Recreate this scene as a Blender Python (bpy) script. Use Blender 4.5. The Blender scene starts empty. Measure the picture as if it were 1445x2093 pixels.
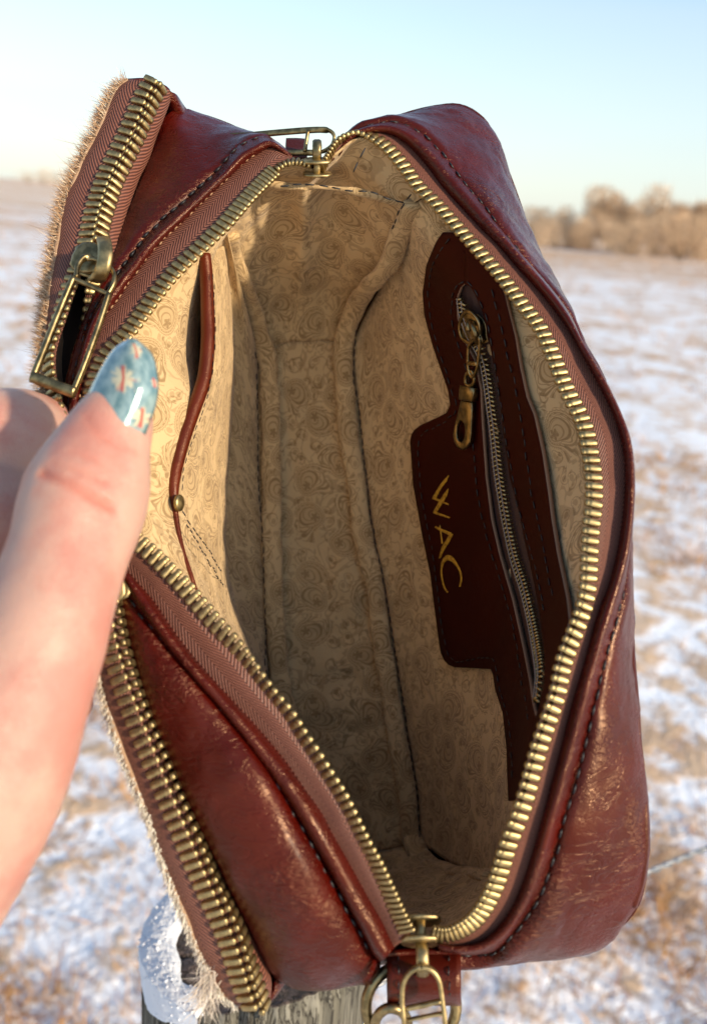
import bpy, bmesh, math, random
import numpy as np
from mathutils import Vector, Matrix, noise
from mathutils.bvhtree import BVHTree
random.seed(7); np.random.seed(7)
R = math.radians
sc = bpy.context.scene
COL = sc.collection

# ------------------------------------------------------------------ camera
F, CX, CY = 1900.0, 722.5, 1046.5
CAM = Vector((0, 0, 1.45))
pitch, roll = R(18.2), R(4.6)
fwd = Vector((0, math.cos(pitch), -math.sin(pitch)))
r0 = Vector((1, 0, 0)); u0 = Vector((0, math.sin(pitch), math.cos(pitch)))
right = r0*math.cos(roll) + u0*math.sin(roll)
up = -r0*math.sin(roll) + u0*math.cos(roll)
cd = bpy.data.cameras.new('camera'); cam = bpy.data.objects.new('camera', cd); COL.objects.link(cam)
M = Matrix((right, up, -fwd)).transposed().to_4x4(); M.translation = CAM
cam.matrix_world = M
cd.sensor_fit = 'VERTICAL'; cd.sensor_height = 36; cd.sensor_width = 36
cd.lens = 36*F/2093.0
cd.clip_start = 0.01; cd.clip_end = 3000
cd.dof.use_dof = True; cd.dof.focus_distance = 0.305; cd.dof.aperture_fstop = 11
sc.camera = cam
# ------------------------------------------------------------------ world and sun
SUN_EL, SUN_AZ = R(21), R(-54)          # azimuth measured from straight behind the camera, towards the right
to_sun = Vector((math.cos(SUN_EL)*math.sin(-SUN_AZ), -math.cos(SUN_EL)*math.cos(SUN_AZ), math.sin(SUN_EL)))
w = bpy.data.worlds.new('World'); sc.world = w; w.use_nodes = True
nt = w.node_tree; bg = nt.nodes['Background']
sky = nt.nodes.new('ShaderNodeTexSky'); sky.sky_type = 'NISHITA'; sky.sun_disc = False
sky.sun_elevation = SUN_EL; sky.sun_rotation = math.atan2(to_sun.x, to_sun.y)
sky.air_density = 1.0; sky.dust_density = .7; sky.ozone_density = 1.0; sky.altitude = 300
tc = nt.nodes.new('ShaderNodeTexCoord'); mp = nt.nodes.new('ShaderNodeMapping'); mp.inputs['Scale'].default_value = (1.2, 1.2, 9)
cn = nt.nodes.new('ShaderNodeTexNoise'); cn.inputs['Scale'].default_value = 1.6; cn.inputs['Detail'].default_value = 5
cr = nt.nodes.new('ShaderNodeMapRange'); cr.inputs[1].default_value = .42; cr.inputs[2].default_value = .75; cr.inputs[4].default_value = .25
mx = nt.nodes.new('ShaderNodeMix'); mx.data_type = 'RGBA'; mx.inputs[7].default_value = (3.3, 3.7, 3.9, 1)
nt.links.new(tc.outputs['Generated'], mp.inputs[0]); nt.links.new(mp.outputs[0], cn.inputs['Vector'])
nt.links.new(cn.outputs[0], cr.inputs[0]); nt.links.new(cr.outputs[0], mx.inputs[0]); nt.links.new(sky.outputs[0], mx.inputs[6])
sp_ = nt.nodes.new('ShaderNodeSeparateXYZ'); nt.links.new(tc.outputs['Generated'], sp_.inputs[0])
hz = nt.nodes.new('ShaderNodeMapRange'); hz.interpolation_type = 'SMOOTHSTEP'; hz.inputs[1].default_value = -.02; hz.inputs[2].default_value = .32; hz.inputs[3].default_value = .72; hz.inputs[4].default_value = 0
nt.links.new(sp_.outputs[2], hz.inputs[0])
mh = nt.nodes.new('ShaderNodeMix'); mh.data_type = 'RGBA'; mh.inputs[7].default_value = (3.15, 3.5, 3.55, 1)
nt.links.new(hz.outputs[0], mh.inputs[0]); nt.links.new(mx.outputs[2], mh.inputs[6])
nt.links.new(mh.outputs[2], bg.inputs['Color']); bg.inputs['Strength'].default_value = 0.15
sl = bpy.data.lights.new('sun', 'SUN'); sl.energy = 3.3; sl.angle = R(3.0); sl.color = (1, .84, .62)
so = bpy.data.objects.new('sun', sl); COL.objects.link(so)
so.rotation_euler = to_sun.to_track_quat('Z', 'Y').to_euler()
sc.view_settings.view_transform = 'Standard'; sc.view_settings.look = 'None'; sc.view_settings.gamma = 1
sc.view_settings.use_curve_mapping = False
sc.view_settings.exposure = 0.68
sc.render.engine = 'CYCLES'
sc.cycles.max_bounces = 8; sc.cycles.diffuse_bounces = 5; sc.cycles.glossy_bounces = 4
sc.cycles.use_denoising = True

# ------------------------------------------------------------------ points and curves
YB = [0, 150, 350, 700, 1000, 1400, 1700, 1950, 2100]
DB = [.306, .304, .298, .273, .257, .243, .239, .243, .248]
def base(y): return float(np.interp(y, YB, DB))
def P(x, y, d):
    return CAM + right*((x-CX)/F*d) + up*((CY-y)/F*d) + fwd*d
def Pn(a):
    a = np.asarray(a, float)
    d = a[:, 2:3]
    return np.array(CAM) + np.array(right)*((a[:, 0:1]-CX)/F*d) + np.array(up)*((CY-a[:, 1:2])/F*d) + np.array(fwd)*d
def pxd(p):
    q = Vector(p) - CAM; d = q.dot(fwd)
    return (CX + q.dot(right)/d*F, CY - q.dot(up)/d*F, d)
def smooth_poly(a, sub=14):
    a = np.asarray(a, float); n = len(a)
    if n < 3: return np.array([a[0]+(a[-1]-a[0])*t for t in np.linspace(0, 1, 20)])
    t = np.zeros(n)
    for i in range(1, n): t[i] = t[i-1] + max(np.linalg.norm(a[i, :2]-a[i-1, :2]), 1e-3)**.5
    m = np.zeros_like(a)
    for i in range(n):
        j, k = max(i-1, 0), min(i+1, n-1); m[i] = (a[k]-a[j])/(t[k]-t[j])
    out = []
    for i in range(n-1):
        h = t[i+1]-t[i]
        for s in np.linspace(0, 1, sub, endpoint=False):
            out.append((2*s**3-3*s**2+1)*a[i]+(s**3-2*s**2+s)*h*m[i]+(-2*s**3+3*s**2)*a[i+1]+(s**3-s**2)*h*m[i+1])
    out.append(a[-1]); return np.array(out)
def resample(w3, n):
    s = np.concatenate([[0], np.cumsum(np.linalg.norm(np.diff(w3, axis=0), axis=1))])
    q = np.linspace(0, s[-1], n)
    return np.stack([np.interp(q, s, w3[:, k]) for k in range(3)], 1)
def crv(pts, n=120, off=0.0):
    """pts: (x, y) or (x, y, d) with d > .1 a distance, else an offset from the bag's own distance at that height"""
    a = []
    for p in pts:
        if len(p) == 2: a.append((p[0], p[1], base(p[1])+off))
        elif p[2] > .1: a.append(p)
        else: a.append((p[0], p[1], base(p[1])+off+p[2]))
    return resample(Pn(smooth_poly(a)), n)
def length(c): return float(np.linalg.norm(np.diff(c, axis=0), axis=1).sum())
camv = np.array(CAM)

# ------------------------------------------------------------------ objects
WL = {}
def tag(o, label=None, cat=None, group=None, kind=None):
    if label: o['label'] = label
    if cat: o['category'] = cat
    if group: o['group'] = group
    if kind: o['kind'] = kind
    return o
def empty(name, loc):
    o = bpy.data.objects.new(name, None); COL.objects.link(o); o.location = loc; o.empty_display_size = .01
    WL[o.name] = Vector(loc); return o
def mesh_obj(name, verts, faces, mat, parent=None, uv=None, smooth=True, solid=0, origin=None, offset=0, sub=0):
    v = np.asarray(verts, float)
    c = np.array(origin) if origin is not None else v.mean(0)
    me = bpy.data.meshes.new(name); me.from_pydata([tuple(x) for x in (v-c)], [], [tuple(int(i) for i in f) for f in faces])
    if uv is not None:
        lay = me.uv_layers.new(name='UVMap'); li = np.zeros(len(me.loops), np.int32); me.loops.foreach_get('vertex_index', li)
        lay.data.foreach_set('uv', np.asarray(uv, float)[li].astype(np.float32).ravel())
    if smooth: me.polygons.foreach_set('use_smooth', [True]*len(me.polygons))
    if mat: me.materials.append(mat)
    me.update()
    o = bpy.data.objects.new(name, me); COL.objects.link(o)
    place(o, Vector(c), parent)
    if sub:
        m = o.modifiers.new('s', 'SUBSURF'); m.levels = m.render_levels = sub
    if solid:
        m = o.modifiers.new('t', 'SOLIDIFY'); m.thickness = solid; m.offset = offset
    return o
def place(o, wloc, parent):
    WL[o.name] = Vector(wloc)
    if parent: o.parent = parent; o.location = Vector(wloc) - WL[parent.name]
    else: o.location = wloc
def grid_faces(nr, nc, close_c=False, close_r=False):
    f = []
    for i in range(nr-1+(1 if close_r else 0)):
        for j in range(nc-1+(1 if close_c else 0)):
            a, b = i % nr, (i+1) % nr; c, d = j % nc, (j+1) % nc
            f.append((a*nc+c, a*nc+d, b*nc+d, b*nc+c))
    return f
def rows_to(rows, k):
    """rows: list of curves (n,3) -> k interpolated rows (Catmull across)"""
    rows = np.array(rows); m = len(rows)
    if m == 2: return np.array([rows[0]+(rows[1]-rows[0])*t for t in np.linspace(0, 1, k)])
    out = []
    for q in np.linspace(0, m-1, k):
        i = min(int(q), m-2); s = q-i
        p0, p1, p2, p3 = rows[max(i-1, 0)], rows[i], rows[i+1], rows[min(i+2, m-1)]
        out.append(.5*((2*p1)+(-p0+p2)*s+(2*p0-5*p1+4*p2-p3)*s*s+(-p0+3*p1-3*p2+p3)*s**3))
    return np.array(out)
def norms(G, to=camv):
    du = np.gradient(G, axis=1); dv = np.gradient(G, axis=0)
    n = np.cross(du, dv); n /= np.linalg.norm(n, axis=2, keepdims=True)+1e-12
    s = np.sign(((to-G)*n).sum(2, keepdims=True)); s[s == 0] = 1
    # one sign for the whole sheet
    return n*(1 if s.sum() > 0 else -1)
def fnoise(G, scale, amp, oct=3, seed=0.):
    out = np.zeros(G.shape[:2])
    for i in range(G.shape[0]):
        for j in range(G.shape[1]):
            out[i, j] = noise.fractal(Vector(G[i, j])*scale+Vector((seed, 0, 0)), 1.0, 2.0, oct)
    return out*amp
def sheet(name, G, mat, parent, solid=0, uvs=1.0, wr=None, offset=0, bulge=0, bp=1.0, edge=True, uvoff=(0, 0)):
    G = np.array(G)
    nr, nc = G.shape[:2]
    if bulge or wr:
        n = norms(G)
        v = np.linspace(0, 1, nr)[:, None, None]; u = np.linspace(0, 1, nc)[None, :, None]
        if bulge: G = G + n*bulge*np.sin(np.pi*v)**bp
        if wr:
            m = (np.sin(np.pi*v)**.5)*(np.sin(np.pi*u)**.3) if edge else 1
            G = G + n*(fnoise(G, wr[0], wr[1], 3, wr[2] if len(wr) > 2 else 0)[:, :, None])*m
    su = np.concatenate([[0], np.cumsum(np.linalg.norm(np.diff(G[nr//2], axis=0), axis=1))])
    mid = nc//2
    sv = np.concatenate([[0], np.cumsum(np.linalg.norm(np.diff(G[:, mid], axis=0), axis=1))])
    uv = np.stack(np.meshgrid(su, sv), 2).reshape(-1, 2)*uvs + np.array(uvoff)
    o = mesh_obj(name, G.reshape(-1, 3), grid_faces(nr, nc), mat, parent, uv, True, solid, offset=offset)
    return o, G
def tube_vf(c, rad, seg=8, flat=None, cap=True, closed=False, side=None, sq=2.0):
    """c (n,3); rad scalar/array; flat: second radius across; side: approx direction of the first radius"""
    c = np.asarray(c, float); n = len(c)
    ra = np.broadcast_to(np.asarray(rad, float), (n,)); rb = ra if flat is None else np.broadcast_to(np.asarray(flat, float), (n,))
    if closed: T = np.roll(c, -1, 0)-np.roll(c, 1, 0)
    else: T = np.gradient(c, axis=0)
    T /= np.linalg.norm(T, axis=1, keepdims=True)+1e-12
    s0 = np.array(side) if side is not None else np.array(right)
    A = s0-T*(T@s0 if s0.ndim == 1 else (T*s0).sum(1))[:, None]
    A /= np.linalg.norm(A, axis=1, keepdims=True)+1e-12
    B = np.cross(T, A)
    an = np.linspace(0, 2*np.pi, seg, endpoint=False)+np.pi/seg
    ca = np.sign(np.cos(an))*np.abs(np.cos(an))**(2/sq); sa = np.sign(np.sin(an))*np.abs(np.sin(an))**(2/sq)
    V = c[:, None]+A[:, None]*ca[None, :, None]*ra[:, None, None]+B[:, None]*sa[None, :, None]*rb[:, None, None]
    Fc = grid_faces(n, seg, close_c=True, close_r=closed)
    if cap and not closed: Fc += [tuple(range(seg))[::-1], tuple((n-1)*seg+k for k in range(seg))]
    L = np.concatenate([[0], np.cumsum(np.linalg.norm(np.diff(c, axis=0), axis=1))])
    uv = np.stack([np.repeat(L, seg), np.tile(np.linspace(0, 2*np.pi*ra.mean(), seg), n)], 1)
    return V.reshape(-1, 3), Fc, uv
class MB:
    def __init__(s): s.v = []; s.f = []; s.n = 0; s.u = []
    def add(s, v, f, uv=None):
        v = np.asarray(v, float); s.v.append(v); s.f += [tuple(i+s.n for i in q) for q in f]; s.n += len(v)
        s.u.append(uv if uv is not None else np.zeros((len(v), 2)))
    def tube(s, c, r, seg=8, **k): s.add(*tube_vf(c, r, seg, **k))
    def box(s, c, ax, ay, az, bev=.2):
        """rounded box: centre and half-axis vectors"""
        c, ax, ay, az = [np.array(q, float) for q in (c, ax, ay, az)]
        pr = [(-1, 1-bev), (-(1-bev), 1), ((1-bev), 1), (1, 1-bev), (1, -(1-bev)), (1-bev, -1), (-(1-bev), -1), (-1, -(1-bev))]
        v = []
        for z, k in ((-1, 1-bev), (-(1-bev), 1), (1-bev, 1), (1, 1-bev)):
            for x, y in pr: v.append(c+ax*x*k+ay*y*k+az*z)
        f = grid_faces(4, 8, close_c=True)+[tuple(range(8))[::-1], tuple(range(24, 32))]
        s.add(v, f)
    def obj(s, name, mat, parent=None, smooth=True, **k):
        return mesh_obj(name, np.concatenate(s.v), s.f, mat, parent, np.concatenate(s.u), smooth, **k)

# ------------------------------------------------------------------ node expressions
class X:
    def __init__(s, nt, sock): s.nt = nt; s.s = sock
    def _m(s, op, *a, clamp=False):
        n = s.nt.nodes.new('ShaderNodeMath'); n.operation = op; n.use_clamp = clamp
        for i, q in enumerate((s,)+a):
            if isinstance(q, X): s.nt.links.new(q.s, n.inputs[i])
            else: n.inputs[i].default_value = q
        return X(s.nt, n.outputs[0])
    def __add__(s, o): return s._m('ADD', o)
    __radd__ = __add__
    def __sub__(s, o): return s._m('SUBTRACT', o)
    def __rsub__(s, o): return (s*-1)+o
    def __mul__(s, o): return s._m('MULTIPLY', o)
    __rmul__ = __mul__
    def __truediv__(s, o): return s._m('DIVIDE', o)
    def sin(s): return s._m('SINE')
    def cos(s): return s._m('COSINE')
    def abs(s): return s._m('ABSOLUTE')
    def frac(s): return s._m('FRACT')
    def floor(s): return s._m('FLOOR')
    def max(s, o): return s._m('MAXIMUM', o)
    def min(s, o): return s._m('MINIMUM', o)
    def pow(s, o): return s._m('POWER', o)
    def sqrt(s): return s._m('SQRT')
    def atan2(s, o): return s._m('ARCTAN2', o)
    def clamp(s): return s._m('ADD', 0.0, clamp=True)
    def step(s, a, b):      # smooth 0..1 from a to b
        n = s.nt.nodes.new('ShaderNodeMapRange'); n.interpolation_type = 'SMOOTHSTEP'
        s.nt.links.new(s.s, n.inputs[0]); n.inputs[1].default_value = a; n.inputs[2].default_value = b
        if a > b:
            n.inputs[1].default_value = b; n.inputs[2].default_value = a; n.inputs[3].default_value = 1; n.inputs[4].default_value = 0
        return X(s.nt, n.outputs[0])
    def band(s, c, wd, soft=.5):   # 1 near c
        return (s-c).abs().step(wd*(1+soft), wd*(1-soft))
def new_mat(name, base_c=(.5, .5, .5), rough=.5, metal=0, coat=0, spec=.5, sheen=0, sss=0):
    m = bpy.data.materials.new(name); m.use_nodes = True; b = m.node_tree.nodes['Principled BSDF']
    b.inputs['Base Color'].default_value = (*base_c, 1); b.inputs['Roughness'].default_value = rough
    b.inputs['Metallic'].default_value = metal; b.inputs['Coat Weight'].default_value = coat
    b.inputs['Specular IOR Level'].default_value = spec; b.inputs['Sheen Weight'].default_value = sheen
    if sss: b.inputs['Subsurface Weight'].default_value = sss
    return m, m.node_tree, b
def node(nt, typ, ins=None, **k):
    n = nt.nodes.new(typ)
    for a, v in k.items(): setattr(n, a, v)
    for a, v in (ins or {}).items():
        if isinstance(v, X): nt.links.new(v.s, n.inputs[a])
        elif hasattr(v, 'is_output'): nt.links.new(v, n.inputs[a])
        else: n.inputs[a].default_value = v
    return n
def colmix(nt, f, a, b):
    n = nt.nodes.new('ShaderNodeMix'); n.data_type = 'RGBA'
    nt.links.new(f.s, n.inputs[0])
    for i, c in ((6, a), (7, b)):
        if hasattr(c, 'is_output'): nt.links.new(c, n.inputs[i])
        else: n.inputs[i].default_value = (*c, 1)
    return n.outputs[2]
def bump(nt, b, h, dist, strength=1.0, prev=None):
    n = nt.nodes.new('ShaderNodeBump'); n.inputs['Strength'].default_value = strength; n.inputs['Distance'].default_value = dist
    nt.links.new(h.s, n.inputs['Height'])
    if prev is not None: nt.links.new(prev, n.inputs['Normal'])
    nt.links.new(n.outputs[0], b.inputs['Normal']); return n.outputs[0]
def coords(nt, kind='UV'):
    t = nt.nodes.new('ShaderNodeTexCoord'); s = nt.nodes.new('ShaderNodeSeparateXYZ'); nt.links.new(t.outputs[kind], s.inputs[0])
    return X(nt, s.outputs[0]), X(nt, s.outputs[1]), X(nt, s.outputs[2]), t.outputs[kind]
def nz(nt, vec, scale, detail=3, rough=.5, dist=0, out=0):
    n = node(nt, 'ShaderNodeTexNoise', {'Vector': vec, 'Scale': scale, 'Detail': detail, 'Roughness': rough, 'Distortion': dist})
    return X(nt, n.outputs[out])
def scaled(nt, vec, s):
    n = nt.nodes.new('ShaderNodeMapping'); nt.links.new(vec, n.inputs[0]); n.inputs['Scale'].default_value = s; return n.outputs[0]

MATS = {}
# --- leather
def leather(name, c1, c2, rough=.33, wr=1.0, coat=.35, grain=1.0):
    m, nt, b = new_mat(name, c1, rough, coat=coat); x, y, z, v = coords(nt, 'Object')
    big = nz(nt, v, 45, 3); f = big.step(.35, .7)
    fine = nz(nt, v, 260, 4); nt.links.new(colmix(nt, (f*.8+fine*.35-.15).clamp(), c1, c2), b.inputs['Base Color'])
    rr = fine*.10+big*.14+(rough-.10); nt.links.new(rr.s, b.inputs['Roughness'])
    b.inputs['Coat Roughness'].default_value = .3; b.inputs['Specular IOR Level'].default_value = .46; b.inputs['Specular Tint'].default_value = (1, .64, .40, 1); b.inputs['Coat Tint'].default_value = (1, .8, .7, 1)
    vor = node(nt, 'ShaderNodeTexVoronoi', {'Vector': v, 'Scale': 1500.0}, feature='DISTANCE_TO_EDGE')
    g = X(nt, vor.outputs['Distance']).step(0, .25)
    p = bump(nt, b, g, .00005*grain, .55)
    ux, uy, uz, uvv = coords(nt)
    wv = nz(nt, scaled(nt, v, (420, 420, 900)), 1, 4, .55, .4)
    mask = nz(nt, v, 34, 2).step(.47, .60)
    p = bump(nt, b, wv*mask, .0015*wr, .8, p)
    wl = nz(nt, v, 95, 3, .5, .5); p = bump(nt, b, wl, .0010*wr, .4, p)
    cre = nz(nt, scaled(nt, v, (90, 90, 190)), 1, 4, .55, 1.2); p = bump(nt, b, (cre-.5).abs().step(0, .05), .00022*wr, .5, p)
    return m
MATS['leather'] = leather('burgundy leather', (.046, .0024, .0012), (.070, .0036, .0014), .24, 1.0, .10)
MATS['piping'] = leather('burgundy leather piping', (.048, .0042, .0022), (.072, .0066, .0028), .28, .25, .08)
MATS['binding'] = leather('cognac leather binding', (.075, .010, .0035), (.115, .016, .005), .34, .3, .15)
MATS['patch'] = leather('dark brown leather', (.020, .0010, .0006), (.028, .0018, .0009), .5, .12, .0, .7)
_pb = MATS['patch'].node_tree.nodes['Principled BSDF']; _pb.inputs['Specular IOR Level'].default_value = .2; _pb.inputs['Specular Tint'].default_value = (1, .35, .22, 1)
MATS['rawedge'], _, _ = new_mat('raw leather edge', (.30, .16, .09), .8)
# --- brass
def brass(name, c, rough=.32, dark=.35):
    m, nt, b = new_mat(name, c, rough, metal=1); x, y, z, v = coords(nt, 'Object')
    n = nz(nt, v, 420, 4); nt.links.new(colmix(nt, n.step(.35, .65), tuple(q*dark for q in c), c), b.inputs['Base Color'])
    nt.links.new((n*.25+(rough-.1)).s, b.inputs['Roughness']); bump(nt, b, n, .0001, .4); return m
MATS['brass'] = brass('antique brass', (.52, .39, .18), .44, .6)
MATS['brassdark'] = brass('dark antique brass', (.38, .28, .13), .34, .5)
MATS['steel'] = brass('galvanised wire', (.42, .42, .42), .45, .6)
# --- zip tape
def tape_mat(name, c1, c2):
    m, nt, b = new_mat(name, c1, .5, sheen=.0, spec=.35); x, y, z, v = coords(nt)
    zz = ((y*(1/.0052)).frac()-.5).abs()*.0052*2
    s = ((x*1.0+zz*1.1)*(2*math.pi/.0014)).sin()*.5+.5
    th = ((y*(2*math.pi/.0006)).sin()*.5+.5)
    var = nz(nt, v, 300, 2)
    nt.links.new(colmix(nt, (s.step(.2, .8)*.8+var*.2).clamp(), c1, c2), b.inputs['Base Color'])
    bump(nt, b, s+th*.25, .0004, .5); return m
MATS['tape'] = tape_mat('brown herringbone zip tape', (.050, .0150, .0095), (.25, .096, .060))
MATS['tape2'] = tape_mat('dark zip tape', (.030, .014, .013), (.085, .042, .036))
# --- paisley lining
def paisley(name, cb, cp, sc_=1.0, weave=1.0):
    m, nt, b = new_mat(name, cb, .85, sheen=.15, spec=.2); x, y, z, v = coords(nt)
    def layer(S, rnd, k, off, ring=True):
        vv = scaled(nt, v, (S, S, S)); mpn = vv.node; mpn.inputs['Location'].default_value = (off, off*.7, 0)
        wob = node(nt, 'ShaderNodeTexNoise', {'Vector': vv, 'Scale': 1.7, 'Detail': 1})
        vo = node(nt, 'ShaderNodeTexVoronoi', {'Vector': vv, 'Scale': 1.0, 'Randomness': rnd}, voronoi_dimensions='2D')
        sub = node(nt, 'ShaderNodeVectorMath', {0: vv, 1: vo.outputs['Position']}, operation='SUBTRACT')
        se = nt.nodes.new('ShaderNodeSeparateXYZ'); nt.links.new(sub.outputs[0], se.inputs[0])
        sco = nt.nodes.new('ShaderNodeSeparateColor'); nt.links.new(vo.outputs['Color'], sco.inputs[0])
        px, py = X(nt, se.outputs[0]), X(nt, se.outputs[1]); ra, rb = X(nt, sco.outputs[0]), X(nt, sco.outputs[1])
        px = px+X(nt, wob.outputs[0])*.12-.06
        th = ra*6.283; c, s = th.cos(), th.sin()
        qx, qy = px*c-py*s, px*s+py*c+.1
        r = (qx*qx+qy*qy).sqrt(); ph = qx.atan2(qy)
        sg = rb.step(.49, .51)*2-1
        bend = ph+sg*(r*2.6)
        lobe = ((bend*.5).cos().abs()).pow(6.0)
        rad = lobe*.36*k+.17*k
        return r/rad, ph, r, bend
    f, ph, r, bend = layer(44*sc_, .7, 1.12, .3)
    ins = f.step(1.04, 1.0)
    m1 = f.band(1.0, .055)+f.band(.86, .03)*.8+f.band(.62, .045)
    dots = ((ph*19).sin().step(.0, .5))*f.band(.93, .04)
    scal = ((ph*13).sin()*.035+f).band(.74, .022)
    pet = (r*38*sc_/(38*sc_))
    flower = (pet/(((ph*2.5).cos().abs())*.075+.035)).step(1.05, .9)*.8
    inner = f.step(.60, .56)*.22+f.step(.86, .84)*.08
    vein = (f*26+ph*3).sin().step(.55, .9)*f.step(.56, .5)*.55
    A = (m1+dots*.8+scal*.7+flower+inner+vein)*ins
    halo = (f+(ph*17).sin().abs()*.05).band(1.24, .04)*.9+f.band(1.12, .022)*.6
    tick = ((ph*34).sin().step(.1, .6))*f.band(1.32, .035)*.7
    B = (halo+tick)*f.step(1.0, 1.06)
    outm = f.step(1.38, 1.46)
    g, ph2, r2, _ = layer(112*sc_, .8, 1.05, .8)
    C2 = (g.band(1.0, .10)+g.step(.5, .42)*.7+((ph2*5).sin().step(.2, .7))*g.band(.74, .09)*.7)*outm*.75
    nn = nz(nt, v, 70*sc_, 2, .5, 1.2)
    sw = ((nn*30).sin()).step(.4, .8)*outm*.5
    dd = nz(nt, v, 14*sc_, 2)
    mask = ((A+B+C2+sw).clamp())*(dd*.35+.68)
    edge = nz(nt, v, 900*sc_, 2)
    mask = mask*(edge*.4+.78)
    wx = (x*(2*math.pi/.00052)).sin()*(y*(2*math.pi/.00052)).sin()
    blot = nz(nt, v, 30, 3)
    base_col = colmix(nt, blot.step(.3, .7), cb, tuple(q*.9 for q in cb))
    nt.links.new(colmix(nt, (mask*.9).clamp(), base_col, cp), b.inputs['Base Color'])
    p = bump(nt, b, wx, .0001*weave, .45)
    cr_ = nz(nt, v, 95, 4, .55, .6); p = bump(nt, b, cr_, .0022, .4, p)
    return m
MATS['lining'] = paisley('cream paisley cotton', (.62, .43, .215), (.215, .125, .045), 1.2)
# --- thread
MATS['thread'], _, _ = new_mat('black waxed thread', (.012, .011, .012), .5)
MATS['tanthread'], _, _ = new_mat('tan thread', (.35, .2, .1), .6)
MATS['gold'], _nt, _b = new_mat('gold paint', (.48, .25, .018), .42, metal=.25)
_x, _y, _z, _v = coords(_nt, 'Object'); _n = nz(_nt, _v, 900, 4); _nt.links.new(colmix(_nt, _n.step(.3, .6), (.26, .12, .008), (.55, .31, .03)), _b.inputs['Base Color'])
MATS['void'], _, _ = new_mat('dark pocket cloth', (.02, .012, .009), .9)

# ================================================================== SETTING
def snow_ground_mat():
    m, nt, b = new_mat('snow with dry grass', (.8, .8, .82), .7, spec=.3); x, y, z, v = coords(nt, 'Object')
    n1 = nz(nt, scaled(nt, v, (1, .8, 1)), 1.6, 6, .62); n2 = nz(nt, v, 9, 5, .65); n3 = nz(nt, v, 45, 3)
    far = nz(nt, scaled(nt, v, (.03, .22, 1)), 1.0, 4, .6)
    r = (x*x+y*y).sqrt(); fz = r.step(10, 60)
    g = (n1*.45+n2*.4+n3*.15).step(.475, .56)
    gf = (far+n1*.35).step(.60, .74)
    k = (g*(fz*-1+1)+gf*fz*.95+r.step(16, 70)*(n1*.5+far*.9).step(.45, .72)*.9).clamp()
    tan = colmix(nt, n2.step(.35, .65), (.46, .25, .11), (.64, .42, .23))
    tan2 = colmix(nt, r.step(20, 90), tan, (.70, .46, .26))
    nt.links.new(colmix(nt, (k*.9).clamp(), (.92, .94, .97), tan2), b.inputs['Base Color'])
    bump(nt, b, n2+n3*.4, .05, .6); return m
rad = np.concatenate([[0], np.geomspace(.25, 2400, 130)]); na = 150
ang = np.linspace(0, 2*np.pi, na, endpoint=False)
gv = []
for q in rad:
    for t in ang:
        px_, py_ = q*math.cos(t), q*math.sin(t)
        hgt = (noise.fractal(Vector((px_*1.1, py_*1.1, 0)), 1, 2, 4)*.05+noise.fractal(Vector((px_*6, py_*6, 3)), 1, 2, 3)*.018)*(1 if q < 25 else 25/q)
        gv.append((px_, py_, hgt))
ground = mesh_obj('ground', gv, grid_faces(len(rad), na, close_c=True), snow_ground_mat(), origin=(0, 0, 0))
tag(ground, 'snow covered prairie field with dry tan grass showing through', kind='structure')

# dry grass and stubble
def colattr_mat(name, rough=.8, k=1.0, trans=0):
    m, nt, b = new_mat(name, (.4, .3, .2), rough, spec=.2); a = nt.nodes.new('ShaderNodeVertexColor'); a.layer_name = 'Col'
    nt.links.new(a.outputs[0], b.inputs['Base Color']); return m
def strands(name, roots, dirs, lens, wid, cols, mat, parent=None, curl=.3, seg=3, grav=None, cdir=None):
    """thin tapered blades as one mesh, each with its own hair or grass colour"""
    n = len(roots); roots = np.asarray(roots); dirs = np.asarray(dirs, float); dirs /= np.linalg.norm(dirs, axis=1, keepdims=True)
    rnd = np.random.normal(size=(n, 3)); side = np.cross(dirs, rnd); side /= np.linalg.norm(side, axis=1, keepdims=True)
    bend = np.random.normal(size=(n, 3))*curl
    if grav is not None: bend = bend+np.array(grav)
    V = np.zeros((n, seg*2+1, 3)); lens = np.asarray(lens)[:, None]; wid = np.broadcast_to(np.asarray(wid, float), (n,))[:, None]
    for k in range(seg+1):
        t = k/seg; c = roots+dirs*lens*t+bend*lens*t*t*.5
        if k < seg:
            V[:, 2*k] = c-side*wid*(1-t*.8)*.5; V[:, 2*k+1] = c+side*wid*(1-t*.8)*.5
        else: V[:, 2*k] = c
    f = []
    for i in range(n):
        o = i*(seg*2+1)
        for k in range(seg-1): f.append((o+2*k, o+2*k+1, o+2*k+3, o+2*k+2))
        k = seg-1; f.append((o+2*k, o+2*k+1, o+2*k+2))
    ob = mesh_obj(name, V.reshape(-1, 3), f, mat, parent)
    ca = ob.data.color_attributes.new('Col', 'FLOAT_COLOR', 'POINT')
    cc = np.ones((n, seg*2+1, 4)); cc[:, :, :3] = np.asarray(cols)[:, None, :]
    ca.data.foreach_set('color', cc.astype(np.float32).ravel()); return ob
MATS['grass'] = colattr_mat('dry grass')
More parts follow.
